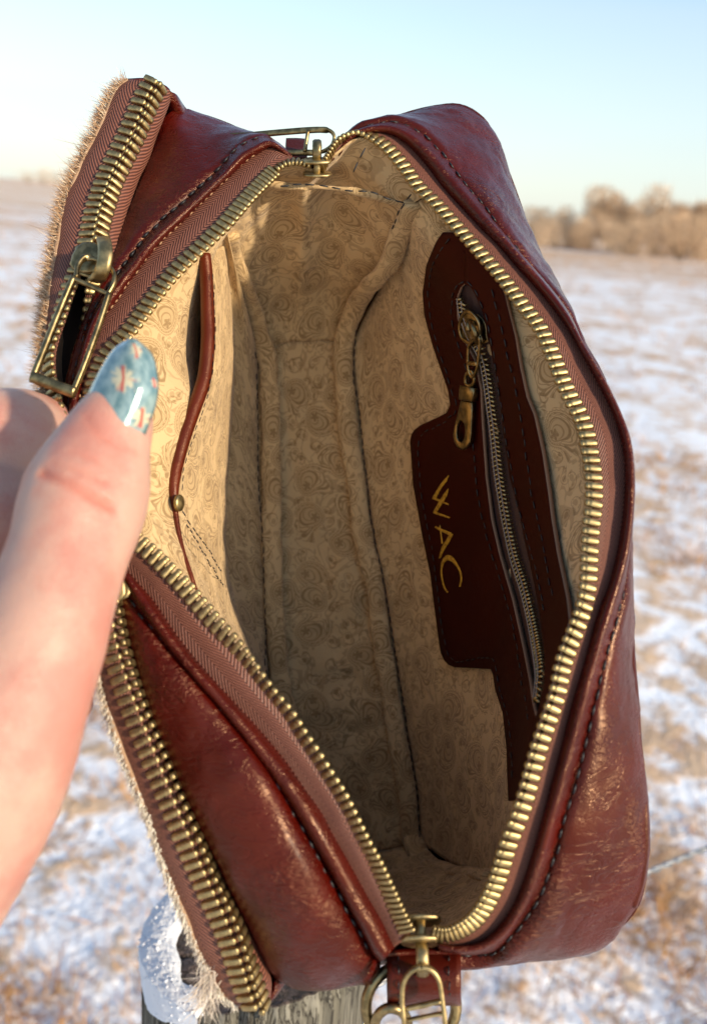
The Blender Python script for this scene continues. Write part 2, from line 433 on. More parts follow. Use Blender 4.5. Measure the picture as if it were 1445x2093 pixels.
def grass():
    rt, dr, ln, wd, cl = [], [], [], [], []
    rs = np.random.RandomState(3)
    ntuft = 0
    while ntuft < 11000:
        a = rs.uniform(-.75, .75); q = .8*math.exp(rs.uniform(0, 1)**1.15*math.log(50/.8))
        x_, y_ = q*math.sin(a), q*math.cos(a)
        if noise.fractal(Vector((x_*1.3, y_*1.3, 5)), 1, 2, 3)+rs.normal()*.22 < .02: continue
        ntuft += 1
        for k in range(rs.randint(4, 11)):
            o = rs.normal(size=2)*.025*(1+q*.06)
            rt.append((x_+o[0], y_+o[1], -.02)); dr.append((rs.normal()*.6, rs.normal()*.6, 1.0)); ln.append(rs.uniform(.03, .13)*(1+q*.02))
            wd.append(.0034*(1+q*.12)); c = np.array([.55, .30, .11])*rs.uniform(.55, 1.35)+rs.normal()*.02
            if rs.rand() < .25: c = np.array([.30, .14, .08])*rs.uniform(.6, 1.2)
            cl.append(np.clip(c, .02, .8))
    g = strands('dry_grass', rt, dr, ln, wd, cl, MATS['grass'], curl=.5, grav=(0, 0, -.5))
    tag(g, 'dry tan grass poking through the snow', 'grass', kind='stuff')
grass()

# bare thickets on the horizon
MATS['twig'] = colattr_mat('bare twigs'); MATS['bark'], _, _ = new_mat('bark', (.26, .19, .13), .9)
def tree(xpx, toppx, dist, wpx, label, seed, n=3400, name='bare_tree', group='bare trees along the field edge'):
    rs = np.random.RandomState(seed)
    q = (P(xpx, 460, 1)-CAM); q.z = 0; q.normalize(); g = CAM+q*dist; g.z = 0
    # height from where the crown top shows
    t = P(xpx, toppx, 1)-CAM; k = dist/math.hypot(t.x, t.y); H = 1.45+t.z*k
    W = wpx/F*dist*.5
    root = empty(name, (g.x, g.y, 0)); tag(root, label, 'tree', group)
    mb = MB(); base_p = np.array([g.x, g.y, -.1]); ends = []
    for i in range(5):
        a = rs.uniform(0, 6.28); top = base_p+np.array([math.cos(a)*W*.45, math.sin(a)*W*.45, H*rs.uniform(.55, .85)])
        c = np.array([base_p*(1-s)+top*s+np.array([math.sin(s*5+i)*.1, 0, 0])*W*.3 for s in np.linspace(0, 1, 8)])
        mb.tube(c, np.linspace(H*.022, H*.006, 8), 5); ends.append(c)
        for j in range(5):
            s = rs.randint(3, 8); a2 = rs.uniform(0, 6.28); L = W*rs.uniform(.3, .6)
            e = c[s]+np.array([math.cos(a2)*L, math.sin(a2)*L, L*rs.uniform(.3, .9)])
            cc = np.array([c[s]*(1-u)+e*u for u in np.linspace(0, 1, 5)]); mb.tube(cc, np.linspace(H*.007, H*.002, 5), 4); ends.append(cc)
    mb.obj('trunk', MATS['bark'], root)
    rt = []; dr = []
    nb = 9; bl = [(rs.uniform(-.75, .75)*W, rs.uniform(-.75, .75)*W, H*rs.uniform(.12, .8), rs.uniform(.3, .55)*W) for _ in range(nb)]
    for i in range(n):
        b_ = bl[rs.randint(nb)]; d_ = rs.normal(size=3); d_ /= np.linalg.norm(d_); rr = b_[3]*rs.rand()**.4
        p_ = np.array([g.x+b_[0]+d_[0]*rr, g.y+b_[1]+d_[1]*rr, max(.05, min(H, b_[2]+d_[2]*rr*1.1))]); rt.append(p_); dr.append(d_*.6+np.array([0, 0, .8]))
    cl = np.array([[.60, .44, .29]])*rs.uniform(.7, 1.35, (n, 1))
    strands('crown', rt, dr, rs.uniform(.05, .14, n)*H, .016*H, cl, MATS['twig'], root, curl=.4, seg=2)
specs = [(1105, 428, 62, 120, 'low bare thicket nearest the bag, at the left end of the tree line'),
         (1165, 424, 60, 120, 'low tan thicket second from the left in the tree line'),
         (1252, 388, 60, 110, 'tall narrow bare tree left of the gap in the tree line'),
         (1305, 428, 64, 90, 'short bush filling the dip between the two tall trees'),
         (1345, 384, 59, 120, 'tallest bare tree right of the dip in the tree line'),
         (1400, 408, 61, 110, 'broad bare tree beside the tallest one, on its right'),
         (1455, 410, 60, 110, 'bare tree cut off by the right edge of the photo'),
         (1208, 436, 57, 90, 'low brown bush at the foot of the tall narrow tree'),
         (1140, 440, 55, 130, 'low wide brush below the two left thickets of the tree line'),
         (1300, 446, 54, 150, 'low wide brush below the dip in the tree line'),
         (1400, 444, 54, 140, 'low wide brush below the broad tree near the right edge')]
for i, s_ in enumerate(specs): tree(*s_[:4], s_[4], 11+i)
for i, (a, b_, lab) in enumerate([(62, 349, 'faint far shrub at the left end of the distant left row'), (92, 346, 'faint far shrub in the middle of the distant left row'), (118, 350, 'faint far shrub of the distant left row nearest the bag')]):
    tree(a, b_, 330, 46, lab, 40+i, 900, 'distant_shrub', 'distant shrubs on the left horizon')

# ================================================================== FENCE POST
def post():
    top = P(532, 1905, .43); rr = .0515
    root = empty('fence_post', (top.x, top.y, 0))
    tag(root, 'weathered grey cracked wooden fence post under the bag, snow on its left edge', 'fence post')
    m, nt, b = new_mat('weathered wood', (.3, .28, .25), .9, spec=.15); x, y, z, v = coords(nt, 'Object')
    gr = nz(nt, scaled(nt, v, (330, 330, 9)), 1.0, 4, .6, .4); fi = nz(nt, scaled(nt, v, (520, 520, 22)), 1, 3); lar = nz(nt, v, 22, 3)
    ck = (gr-.5).abs().step(.0, .05)
    up_n = node(nt, 'ShaderNodeNewGeometry'); sepn = nt.nodes.new('ShaderNodeSeparateXYZ'); nt.links.new(up_n.outputs['Normal'], sepn.inputs[0])
    isup = X(nt, sepn.outputs[2]).step(.5, .8)
    wood = colmix(nt, (gr*.6+fi*.4).step(.3, .7), (.085, .078, .06), (.25, .235, .19))
    endg = colmix(nt, (lar*.6+fi*.4).step(.35, .7), (.045, .045, .045), (.20, .15, .13))
    c = colmix(nt, isup, wood, endg); nt.links.new(colmix(nt, ck, (.04, .035, .03), c), b.inputs['Base Color'])
    bump(nt, b, gr*.6+fi*.3+ck*.5, .0012, .7)
    NA = 160; hs = list(np.linspace(-.05, top.z-.06, 30))+list(np.linspace(top.z-.055, top.z, 14)); V = []
    def rad_at(t, h):
        s = noise.fractal(Vector((math.cos(t)*9, math.sin(t)*9, h*1.5)), 1, 2, 4)
        cr = abs(noise.noise(Vector((math.cos(t)*14+5, math.sin(t)*14, h*.8)))); return rr*(1+s*.05-max(0, .10-cr)*1.0)
    def tilt(x_, y_): return (x_*.16-y_*.04)
    for h in hs:
        k = 0 if h < top.z-.056 else (h-(top.z-.056))/.056
        for j in range(NA):
            t = 2*math.pi*j/NA; q = rad_at(t, h)*(1-.05*max(0, k-.85)/.15); x_, y_ = q*math.cos(t), q*math.sin(t)
            V.append((top.x+x_, top.y+y_, h+tilt(x_, y_)*k))
    ns = len(hs)
    for s in np.linspace(.96, .02, 22):
        for j in range(NA):
            t = 2*math.pi*j/NA; q = rad_at(t, hs[-1])*s; x_, y_ = q*math.cos(t), q*math.sin(t)
            crk = -.006*max(0, 1-abs(math.sin(t*2.5+.4+.3*math.sin(s*9)))*14)*s
            V.append((top.x+x_, top.y+y_, top.z+tilt(x_, y_)+.002+noise.fractal(Vector((x_*120, y_*120, 0)), 1, 2, 3)*.0018+crk))
    mesh_obj('post_body', V, grid_faces(ns+22, NA, close_c=True), m, root)
    # snow lying on the left shoulder
    ms, nts, bs = new_mat('snow', (.72, .75, .80), 1.0, spec=.0)
    xx, yy, zz, vv = coords(nts, 'Object'); n = nz(nts, vv, 500, 5, .7); bump(nts, bs, n, .0006, .6)
    V = []; nr, nc = 70, 150
    for i in range(nr):
        s = i/(nr-1)
        for j in range(nc):
            u = j/(nc-1); t = math.pi*(.66+.72*u)
            inner = .76+.05*math.sin(u*9)+.025*math.sin(u*23+1)
            q0 = rr*(inner+(1.05-inner)*min(1, s*1.35)); prof = math.sin(math.pi*min(1, s*1.1+.02))**.5*math.sin(math.pi*min(1, max(0, u*1.0)))**.35
            x_, y_ = q0*math.cos(t), q0*math.sin(t)
            drop = -max(0, s-.80)*(.05+.015*math.sin(u*11))
            lump = 1+noise.fractal(Vector((u*7, s*3, 2)), 1, 2, 4)*.022; x_ *= lump; y_ *= lump
            h = top.z+tilt(x_, y_)+.001+prof*.007+drop+noise.fractal(Vector((x_*260, y_*260, 1)), 1, 2, 3)*.0006+noise.fractal(Vector((x_*1500, y_*1500, s*20)), 1, 2, 2)*.00035
            V.append((top.x+x_, top.y+y_, h))
    cap = mesh_obj('snow_cap', V, grid_faces(nr, nc), ms, root)
    bm = bmesh.new(); rs = np.random.RandomState(8)
    for k in range(260):
        p = Vector(V[rs.randint(len(V))])+Vector(rs.normal(size=3)*.0003)
        bmesh.ops.create_icosphere(bm, subdivisions=1, radius=abs(rs.normal())*.0004+.0002, matrix=Matrix.Translation(p))
    me = bpy.data.meshes.new('t'); bm.to_mesh(me); mesh_obj('snow_grain', [v_.co for v_ in me.vertices], [tuple(q.vertices) for q in me.polygons], ms, cap)['kind'] = 'stuff'; bm.free()
post()
# wire running off to the next post
A_, B_ = P(765, 2012, .47), P(2600, 1240, 2.6)
def wire():
    n = 500; t = np.linspace(0, 1, n)**1.0; a, b_ = np.array(A_), np.array(B_)
    c = a+(b_-a)*t[:, None]; c[:, 2] -= np.sin(np.pi*t)*.012
    T = (b_-a)/np.linalg.norm(b_-a); u = np.cross(T, [0, 0, 1]); u /= np.linalg.norm(u); w_ = np.cross(T, u)
    mb = MB(); L = np.linalg.norm(b_-a)
    for s in (0, math.pi):
        ph = t*L/.028*2*math.pi+s
        mb.tube(c+u*np.cos(ph)[:, None]*.0012+w_*np.sin(ph)[:, None]*.0012, .0013, 6)
    o = mb.obj('fence_wire', MATS['steel']); tag(o, 'twisted galvanised fence wire leaving the post and running off to the right', 'wire')
wire()

# ================================================================== HANDBAG
bag = empty('handbag', P(700, 1790, .41))
tag(bag, 'burgundy leather crossbody bag held open, cream paisley lining, brass zips and hide front', 'handbag')
N = 200
# -- traced runs of the bag's edges
TR = [(659,345),(668,330),(678,314),(688,298),(703,285),(732,274),(766,286),(793,307),(823,341),(853,383),(888,417),(926,459),(964,501),(994,535),(1023,568),(1048,601),(1073,634),(1099,668),(1118,705),(1133,742),(1147,777),(1163,813),(1181,846),(1195,882),(1203,925),(1210,972),(1211,1026),(1205,1080),(1202,1133),(1200,1183),(1194,1228),(1181,1270),(1162,1318),(1147,1362),(1137,1415),(1119,1470),(1101,1521),(1087,1571),(1074,1620),(1060,1665),(1035,1728),(1019,1782),(1002,1826),(975,1870),(942,1896),(909,1907),(878,1903)]
ER = [(690,318,.004),(703,296,.002),(722,280,.001),(754,270),(793,272),(831,293),(869,333),(907,383),(945,425),(983,466),(1023,505),(1059,547),(1099,590),(1135,635),(1171,686),(1199,738),(1232,799),(1257,853),(1275,918),(1279,972),(1276,1044),(1268,1100),(1262,1133),(1245,1198),(1226,1247),(1209,1304),(1194,1361),(1177,1418),(1161,1476),(1144,1544),(1127,1609),(1112,1666),(1090,1744),(1068,1810),(1046,1859),(1013,1903),(980,1928),(936,1936),(895,1930)]
PR = [(694,312,.004),(706,290,.002),(724,274),(755,262),(796,260),(838,276),(882,315),(922,362),(962,408),(1000,452),(1040,498),(1080,545),(1120,592),(1156,640),(1190,705),(1232,774),(1264,839),(1286,900),(1294,972),(1292,1044),(1285,1110),(1276,1152),(1262,1200),(1246,1255),(1229,1312),(1213,1370),(1198,1425),(1182,1485),(1165,1548),(1148,1612),(1130,1672),(1108,1750),(1087,1815),(1062,1866),(1028,1912),(985,1938),(936,1943),(897,1936)]
SR_ = [(700,306,.006),(712,284,.005),(730,268,.004),(764,256,.003),(808,251,.003),(852,268,.003),(898,310,.003),(940,366,.003),(982,416,.003),(1018,466,.003),(1060,518,.004),(1102,566,.005),(1142,614,.006),(1168,655,.008),(1192,712,.009),(1230,778,.01),(1258,842,.012),(1280,905,.012),(1288,975,.012),(1287,1044,.011),(1282,1110,.009),(1277,1160,.006),(1270,1215,.004),(1256,1270,.003),(1240,1325,.003),(1226,1380,.003),(1212,1435,.003),(1198,1495,.003),(1184,1555,.003),(1166,1618,.003),(1148,1680,.003),(1134,1733,.004),(1101,1827,.004),(1079,1862,.005),(1035,1917,.006),(1005,1944,.01),(945,1949,.012),(899,1942,.008)]
GR = [(704,302,0.01),(716,280,0.01),(734,266,0.01),(768,253,0.012),(810,240,0.02),(855,226,0.026),(900,217,0.03),(935,215,0.032),(968,228,0.034),(1000,262,0.034),(1022,305,0.034),(1042,365,0.034),(1066,432,0.034),(1092,503,0.034),(1122,568,0.034),(1152,636,0.034),(1180,700,0.034),(1212,775,0.034),(1240,850,0.034),(1260,930,0.034),(1270,1010,0.034),(1274,1090,0.034),(1278,1171,0.034),(1285,1266,0.03026),(1289,1343,0.0259),(1299,1457,0.01944),(1306,1533,0.01709),(1316,1609,0.01729),(1321,1666,0.01744),(1322,1727,0.0176),(1318,1782,0.01774),(1305,1838,0.01789),(1283,1870,0.01797),(1266,1892,0.01903),(1233,1931,0.02237),(1200,1946,0.02366),(1145,1946,0.02366),(1060,1948,0.02383),(958,1950,0.02),(905,1946,0.014)]
TL = [(635,341),(610,334),(583,337),(560,352),(538,374),(511,402),(484,432),(460,460),(439,480),(408,510),(374,541),(346,571),(318,606),(294,639),(270,672),(248,697),(223,722),(205,750),(190,800),(180,860),(180,920),(192,980),(218,1035),(250,1078),(277,1102),(295,1118),(320,1140),(345,1166),(371,1192),(396,1221),(423,1252),(449,1281),(477,1311),(504,1344),(533,1384),(561,1420),(594,1459),(619,1499),(648,1542),(673,1582),(698,1621),(722,1668),(746,1717),(771,1763),(793,1812),(812,1856),(828,1890),(838,1909)]
EL = [(600,326,.003),(580,311,.002),(553,299),(525,314),(507,326),(473,356),(446,382),(408,418),(374,452),(339,484),(311,514),(284,549),(263,577),(246,605),(214,645),(194,682),(183,718),(172,760),(160,820),(152,880),(150,950),(165,1020),(192,1080),(222,1125),(252,1161),(284,1197),(317,1236),(353,1290),(396,1346),(439,1396),(475,1434),(518,1480),(554,1522),(587,1563),(619,1610),(655,1661),(678,1705),(698,1740),(716,1772),(749,1832),(777,1880),(793,1915),(803,1938)]
PL = [(592,318,.004),(572,302,.002),(548,290,.001),(518,303),(494,316),(460,352),(432,378),(396,412),(360,445),(326,477),(301,504),(274,540),(250,568),(232,592),(206,630),(186,672),(175,708),(163,752),(150,815),(142,880),(140,955),(156,1030),(182,1086),(212,1128),(244,1160),(270,1202),(300,1250),(336,1303),(377,1358),(416,1402),(456,1448),(492,1494),(528,1543),(560,1584),(592,1630),(621,1676),(648,1722),(672,1762),(694,1804),(720,1856),(748,1906),(768,1942),(785,1958)]
SL_ = [(586,310,.006),(566,294,.005),(540,280,.004),(510,288,.003),(484,304,.003),(450,345,.003),(420,374,.003),(384,408,.003),(348,438,.003),(316,468,.003),(290,498,.003),(264,534,.003),(242,562,.003),(224,588,.004),(199,628,.004),(180,670,.004),(170,708,.004),(158,752,.004),(145,815,.004),(137,880,.004),(136,955,.004),(150,1032,.004),(176,1092,.004),(204,1134,.004),(236,1168,.004),(262,1212,.003),(286,1252,.003),(317,1292,.003),(358,1342,.003),(396,1384,.003),(432,1426,.003),(466,1466,.003),(504,1513,.003),(540,1560,.003),(576,1614,.003),(608,1668,.003),(634,1710,.003),(660,1755,.003),(683,1795,.003),(712,1850,.003),(742,1903,.004),(762,1945,.006),(775,1964,.008)]
VL = [(530,286,0.026),(482,266,0.028),(425,243,0.028),(382,228,0.022),(352,232,0.014),(331,257,0.012),(317,292,0.012),(303,330,0.012),(287,374,0.012),(271,424,0.012),(260,466,0.012),(253,505,0.012),(247,540,0.012),(238,570,0.012),(220,605,0.012),(198,650,0.013),(182,700,0.013),(170,760,0.013),(160,830,0.013),(155,900,0.013),(158,980,0.013),(175,1060,0.012),(205,1130,0.012),(240,1186,0.01101),(252,1235,0.009663),(266,1300,0.00775),(288,1376,0.00528),(314,1464,0.0045),(342,1538,0.0045),(372,1605,0.0045),(400,1668,0.0045),(425,1718,0.0045),(453,1776,0.0045),(486,1845,0.0045),(515,1908,0.008455),(543,1960,0.012),(569,1988,0.014),(598,2003,0.016),(650,2002,0.018),(705,1988,0.018),(760,1972,0.014)]
# the pocket zip: its two rows of teeth, tape edges
CL = [(322,169),(306,194),(290,230),(274,268),(257,303),(242,333),(226,366),(214,400),(203,435),(195,470),(188,505),(172,555),(157,597),(142,649),(126,697),(119,738),(124,790),(140,860),(160,940),(182,1030),(205,1120),(222,1200),(232,1262),(242,1320),(256,1372),(272,1420),(290,1468),(308,1512),(326,1558),(349,1614),(370,1665),(390,1712),(412,1765),(436,1818),(461,1873),(480,1920),(494,1965),(508,2010),(524,2052)]
OPEN = [0]*10+[1,8,20,24,30,34,34,32,30,26,20,10,2]+[0]*16
TLp = [(263,163),(242,178),(222,212),(201,266),(180,310),(157,354),(139,393),(129,434),(121,476),(115,520),(106,570),(99,625),(93,690),(92,760),(100,850),(118,940),(140,1040),(162,1140),(180,1230),(192,1310),(205,1380),(228,1472),(252,1538),(282,1615),(308,1675),(325,1732),(347,1790),(370,1850),(391,1905),(412,1952),(434,1996),(458,2034),(489,2057)]
TRp = [(354,190),(345,214),(333,246),(318,284),(304,326),(284,366),(269,412),(258,452),(250,496),(245,534),(236,568),(216,610),(194,655),(180,705),(168,765),(160,835),(155,905),(160,985),(177,1060),(207,1130),(242,1190),(254,1240),(268,1305),(290,1380),(316,1468),(344,1543),(374,1610),(402,1672),(427,1722),(455,1780),(488,1850),(517,1913),(540,1965),(553,2003),(552,2040)]

cTR, cER, cPR, cSR, cGR = crv(TR, N), crv(ER, N, .0015), crv(PR, N, -.0005), crv(SR_, N), crv(GR, N)
cTL, cEL, cPL, cSL, cVL = crv(TL, N), crv(EL, N, .0015), crv(PL, N, -.0005), crv(SL_, N), crv(VL, N)
def toward(c, k): 
    d = camv-c; d /= np.linalg.norm(d, axis=1, keepdims=True); return c+d*k

# leather gussets: crest (piping) then a stitched dip, then the full panel
def gusset(name, E, Pp, S, V, bul, seed, lab=None):
    mid1 = (E+Pp)/2
    ctrl = [toward(E, -.0012), toward(E*.7+Pp*.3, .0012), toward(Pp*.75+E*.25, .0019), toward(Pp*.8+S*.2, .0006), toward(S, -.0003)]
    G1 = rows_to(ctrl, 13)
    G2 = rows_to([toward(S, -.0003), S+(V-S)*.12, S+(V-S)*.5, S+(V-S)*.85, V], 34)
    n = norms(G2); v = np.linspace(0, 1, 34)[:, None, None]
    bu = np.interp(np.linspace(0, 1, N), np.linspace(0, 1, len(bul)), bul)[None, :, None]
    G2 = G2+n*bu*np.sin(np.pi*v**.8)
    wob = fnoise(G2, 50, .0009, 2, seed)+np.abs(fnoise(G2, 150, .0005, 3, seed+4))
    G2 = G2+n*(wob[:, :, None])*np.minimum(1, v*5)
    return sheet(name, np.concatenate([G1[:-1], G2]), MATS['leather'], bag, solid=.0012, offset=0)
gR, GRg = gusset('gusset', cER, cPR, cSR, cGR, [.001, .001, .0012, .0008, .0003, .0003, .001, .002, .003, .0035, .003], 1.3)
gL, GLg = gusset('gusset', cEL, cPL, cSL, cVL, [.0, .0008, .0022, .002, .0015, .001, .002, .0050, .0088, .0095, .0050], 7.7)

def stitches(name, c, parent, mat=None, L=.0030, gap=.0011, r=.00028, lift=.0006, n=None, wob=.00015):
    total = length(c); k = max(2, int(total/(L+gap))); cc = resample(c, k*6+1)
    mb = MB()
    for i in range(k):
        seg = cc[i*6:i*6+5].copy()
        d = camv-seg; d /= np.linalg.norm(d, axis=1, keepdims=True)
        if n is not None: d = n
        arch = np.array([-.2, .8, 1, .8, -.2])[:, None]*lift
        seg = seg+d*arch+np.random.normal(size=(1, 3))*wob
        mb.tube(seg, np.array([.6, 1, 1, 1, .6])*r, 5)
    o = mb.obj(name, mat or MATS['thread'], parent); o['kind'] = 'stuff'; return o
stitches('stitching', toward(GRg[13], .0011)[4:-4], gR, lift=.0009, r=.00034)
stitches('stitching', toward(GLg[13], .0011)[4:-4], gL, lift=.0009, r=.00034)
stitches('stitching', toward(cEL, .0004)[8:90], gL, MATS['tanthread'], .0009, .0015, .00022, .0008)

# zip tapes with their teeth
def tooth_mesh(name, mat, L=.0050, w_=.00096, h=.0010):
    ys = [(-.50, .5, .6), (-.47, .92, .95), (-.36, 1, 1), (.12, 1, 1), (.2, .92, .92), (.27, .84, .78), (.34, .98, .8), (.44, .9, .75), (.5, .45, .45)]
    V = []; seg = 10
    for t, a, b_ in ys:
        for k in range(seg):
            an = 2*math.pi*(k+.5)/seg; ca, sa = math.cos(an), math.sin(an)
            ca = math.copysign(abs(ca)**.5, ca); sa = math.copysign(abs(sa)**.38, sa)
            V.append((ca*w_*a, t*L, sa*h*b_))
    f = grid_faces(len(ys), seg, close_c=True)+[tuple(range(seg))[::-1], tuple((len(ys)-1)*seg+k for k in range(seg))]
    me = bpy.data.meshes.new(name); me.from_pydata(V, [], f); me.materials.append(mat); me.polygons.foreach_set('use_smooth', [True]*len(f)); return me
TM = tooth_mesh('tooth', MATS['brass'])
def frames(c, E, twist=None):
    T = np.gradient(c, axis=0); T /= np.linalg.norm(T, axis=1, keepdims=True)
    A = E-c
    if twist is not None:
        vd = c-camv; vd /= np.linalg.norm(vd, axis=1, keepdims=True)
        A = A/np.linalg.norm(A, axis=1, keepdims=True)-vd*twist[:, None]
    A = A-T*(A*T).sum(1, keepdims=True); A /= np.linalg.norm(A, axis=1, keepdims=True)
    n = np.cross(T, A); s = np.sign(((camv-c)*n).sum(1, keepdims=True)); s[s == 0] = 1
    if twist is not None: s = np.ones_like(s)*np.sign(s.sum())
    return T, A, n*s
NT = [0]
def teeth(c, E, parent, pitch=.0026, twist=None, skip=None, phase=0, shift=0, sz=1.0, pf=None):
    L = length(c)
    if pf is None: k = int(L/pitch); cc = resample(c, k)
    else:      # teeth bunch up where the chain turns away into the slider
        q = np.linspace(0, 1, 2000); dn = 1/(pitch*np.interp(q, [a for a, _ in pf], [b_ for _, b_ in pf])); cu = np.concatenate([[0], np.cumsum((dn[1:]+dn[:-1])/2*L/1999)])
        k = int(cu[-1]); qs = np.interp(np.arange(k)+.3, cu, q); cq = resample(c, 2000); cc = np.stack([np.interp(qs, q, cq[:, z]) for z in range(3)], 1)
    # nearest tape-edge point, so that teeth stand square to the chain
    D = ((cc[:, None]-E[None])**2).sum(2); EE = E[D.argmin(1)]
    tw = None if twist is None else np.interp(np.linspace(0, 1, k), np.linspace(0, 1, len(twist)), twist)
    T, A, n = frames(cc, EE, tw); hid = MB()
    for i in range(k):
        p = cc[i]+T[i]*phase*pitch+A[i]*shift+n[i]*.0004
        m = Matrix((T[i], -A[i], np.cross(T[i], -A[i]))).transposed().to_4x4()
        ks = 1.0 if pf is None else min(1, np.interp(i/k, [a for a, _ in pf], [b_ for _, b_ in pf])*1.05)
        rx = Matrix.Scale(ks, 4, (1, 0, 0))@Matrix.Rotation(random.gauss(0, .03), 4, 'Z')@Matrix.Rotation(random.gauss(0, .04), 4, 'Y')@Matrix.Scale(sz, 4)
        m = m@rx; x_, y_, _ = pxd(p)
        if skip and skip(x_, y_):
            mm = m.copy(); mm.translation = Vector(p); hid.add([mm@v.co for v in TM.vertices], [tuple(q.vertices) for q in TM.polygons]); continue
        o = bpy.data.objects.new('tooth', TM); COL.objects.link(o); o.parent = parent
        m.translation = Vector(p)-WL[parent.name]; o.matrix_basis = m; NT[0] += 1
    if hid.n: hid.obj('tooth_row', MATS['brass'], parent)['kind'] = 'stuff'
def tape(C, E, name='zip_tape', sag=.0006, mat='tape', inner=.0):
    D = ((C[:, None]-E[None])**2).sum(2); idx = D.argmin(1)
    rows = rows_to([toward(C, -.0006), toward(C*.5+E*.5, -.0004+sag), toward(E, -.0008)], 14)
    return sheet(name, rows, MATS[mat], bag, solid=.0006, wr=(90, .0004, 3), uvs=1)
tR, _ = tape(cTR, toward(cER, -.0002)); tL, _ = tape(cTL, cEL)
twL = np.interp(np.linspace(0, 1, 60), [0, .1, .45, .62, .72, .9, 1], [.0, .1, .15, .1, -1.1, -.9, -.3])
twR = np.interp(np.linspace(0, 1, 60), [0, .1, .25, .4, .5, .8, 1], [-.2, -.35, -.3, -.1, 0, 0, 0])
hid_l = lambda x, y: 770 < y < 1085 and x < 262
teeth(cTR, cER, tR, twist=twR, shift=.0, pf=[(0, .45), (.035, .55), (.09, .85), (.14, 1), (.88, 1), (.93, .8), (.97, .5), (1, .4)])
teeth(cTL, cEL, tL, twist=twL, skip=hid_l, pf=[(0, .5), (.06, .6), (.12, .85), (.17, 1), (.8, .98), (.9, .8), (1, .55)])

# pocket zip
cC = crv(CL, N)
op = np.interp(np.linspace(0, 1, N), np.linspace(0, 1, len(OPEN)), OPEN)
cTLp, cTRp = crv(TLp, N, .001), crv(TRp, N, .008)
Tc = np.gradient(cC, axis=0); Tc /= np.linalg.norm(Tc, axis=1, keepdims=True)
# opening measured by height in the photograph
ys = np.array([pxd(p)[1] for p in cC]); gap = np.interp(ys, [500, 560, 620, 700, 780, 900, 1050, 1150, 1200], [0, .0012, .0035, .0050, .0050, .0045, .004, .002, 0])
acr = cTRp-cTLp; acr /= np.linalg.norm(acr, axis=1, keepdims=True)
HL = .00195
cCl = cC-acr*(HL*.95)[..., None] if False else cC-acr*(HL*.95)
cCr = cC+acr*(HL*.95)
cCr = cCr+acr*gap[:, None]; cCl = cCl-acr*(gap*.1)[:, None]
dpt = (cC-camv); dpt /= np.linalg.norm(dpt, axis=1, keepdims=True)
cCr = cCr+dpt*(gap*1.4)[:, None]
def ptape(C, E, n0=12):
    rows = rows_to([toward(C, -.0006), toward(C*.6+E*.4, .0008), toward(C*.25+E*.75, .0006), toward(E, -.001)], 16)
    return sheet('zip_tape', rows, MATS['tape'], bag, solid=.0006, wr=(70, .0006, 9), uvs=1)
pL, _ = ptape(cCl+acr*.0017, cTLp); pR, _ = ptape(cCr-acr*.0017, cTRp)
hid_p = lambda x, y: 800 < y < 1215
teeth(cCl, cTLp, pL, pitch=.0028, skip=hid_p, shift=0)
teeth(cCr, cTRp, pR, pitch=.0028, skip=hid_p, phase=.5, shift=0)
print('TEETH', NT[0])
# inside of the front pocket, seen through its open zip
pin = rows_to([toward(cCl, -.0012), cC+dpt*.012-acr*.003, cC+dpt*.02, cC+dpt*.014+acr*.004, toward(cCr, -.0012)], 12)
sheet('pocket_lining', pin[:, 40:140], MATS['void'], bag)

# outer shell down to the base of the bag, and the hide covered front
O_ = [(650,338,0.012,630,602),(700,309,0.01,690,584),(734,266,0.01,720,582),(810,240,0.02,770,584),(855,226,0.026,800,588),(900,217,0.03,830,598),(935,215,0.032,850,612),(968,228,0.034,865,630),(1000,262,0.034,872,652),(1042,365,0.034,880,740),(1092,503,0.034,890,820),(1152,636,0.034,900,900),(1212,775,0.034,904,980),(1260,930,0.034,908,1060),(1274,1090,0.034,915,1170),(1285,1266,0.03026,926,1280),(1299,1457,0.01944,935,1390),(1316,1609,0.01729,940,1480),(1322,1727,0.0176,940,1600),(1305,1838,0.01789,930,1700),(1266,1892,0.01903,915,1750),(1200,1946,0.02366,880,1780),(1145,1946,0.02366,850,1786),(1060,1948,0.02383,820,1790),(958,1950,0.02,780,1795),(905,1946,0.014,760,1796),(860,1936,0.008,740,1796),(805,1950,0.012,715,1796),(760,1972,0.014,695,1795),(705,1988,0.018,670,1792),(650,2002,0.018,645,1788),(598,2003,0.016,615,1780),(569,1988,0.014,600,1776),(552,2040,0.009,585,1768),(489,2057,0.002,560,1750)]
H_ = [(489,2057,.002,560,1750),(434,1996,.001,545,1700),(370,1850,.001,530,1600),(282,1615,.001,515,1450),(228,1472,.001,505,1340),(192,1310,.001,495,1230),(162,1140,.001,486,1120),(118,940,.001,480,1030),(92,760,.001,474,930),(99,625,.001,470,860),(121,476,.001,470,790),(157,354,.001,475,740),(201,266,.001,482,700),(242,178,.001,492,640),(263,163,.001,500,622)]
T_ = [(263,163,.001,500,622),(300,163,.003,512,617),(349,185,.006,530,612),(380,224,.022,560,607),(420,237,.028,572,605),(470,256,.028,585,604),(520,280,.026,600,603),(560,296,.016,612,602),(600,326,.01,620,602),(650,338,.012,630,602)]
def hull(name, Ls, mat, n, bul, wr=(40, .0012, 2), rows=22):
    a = crv([(p[0], p[1], p[2]) for p in Ls], n); b_ = crv([(p[3], p[4], .408) for p in Ls], n)
    G = rows_to([a, b_], rows); nn = norms(G, camv+np.array(fwd)*.33)   # towards the inside
    v = np.linspace(0, 1, rows)[:, None, None]; G = G-nn*bul*np.sin(np.pi*v**.6)
    return sheet(name, G, mat, bag, solid=.0015, wr=wr)
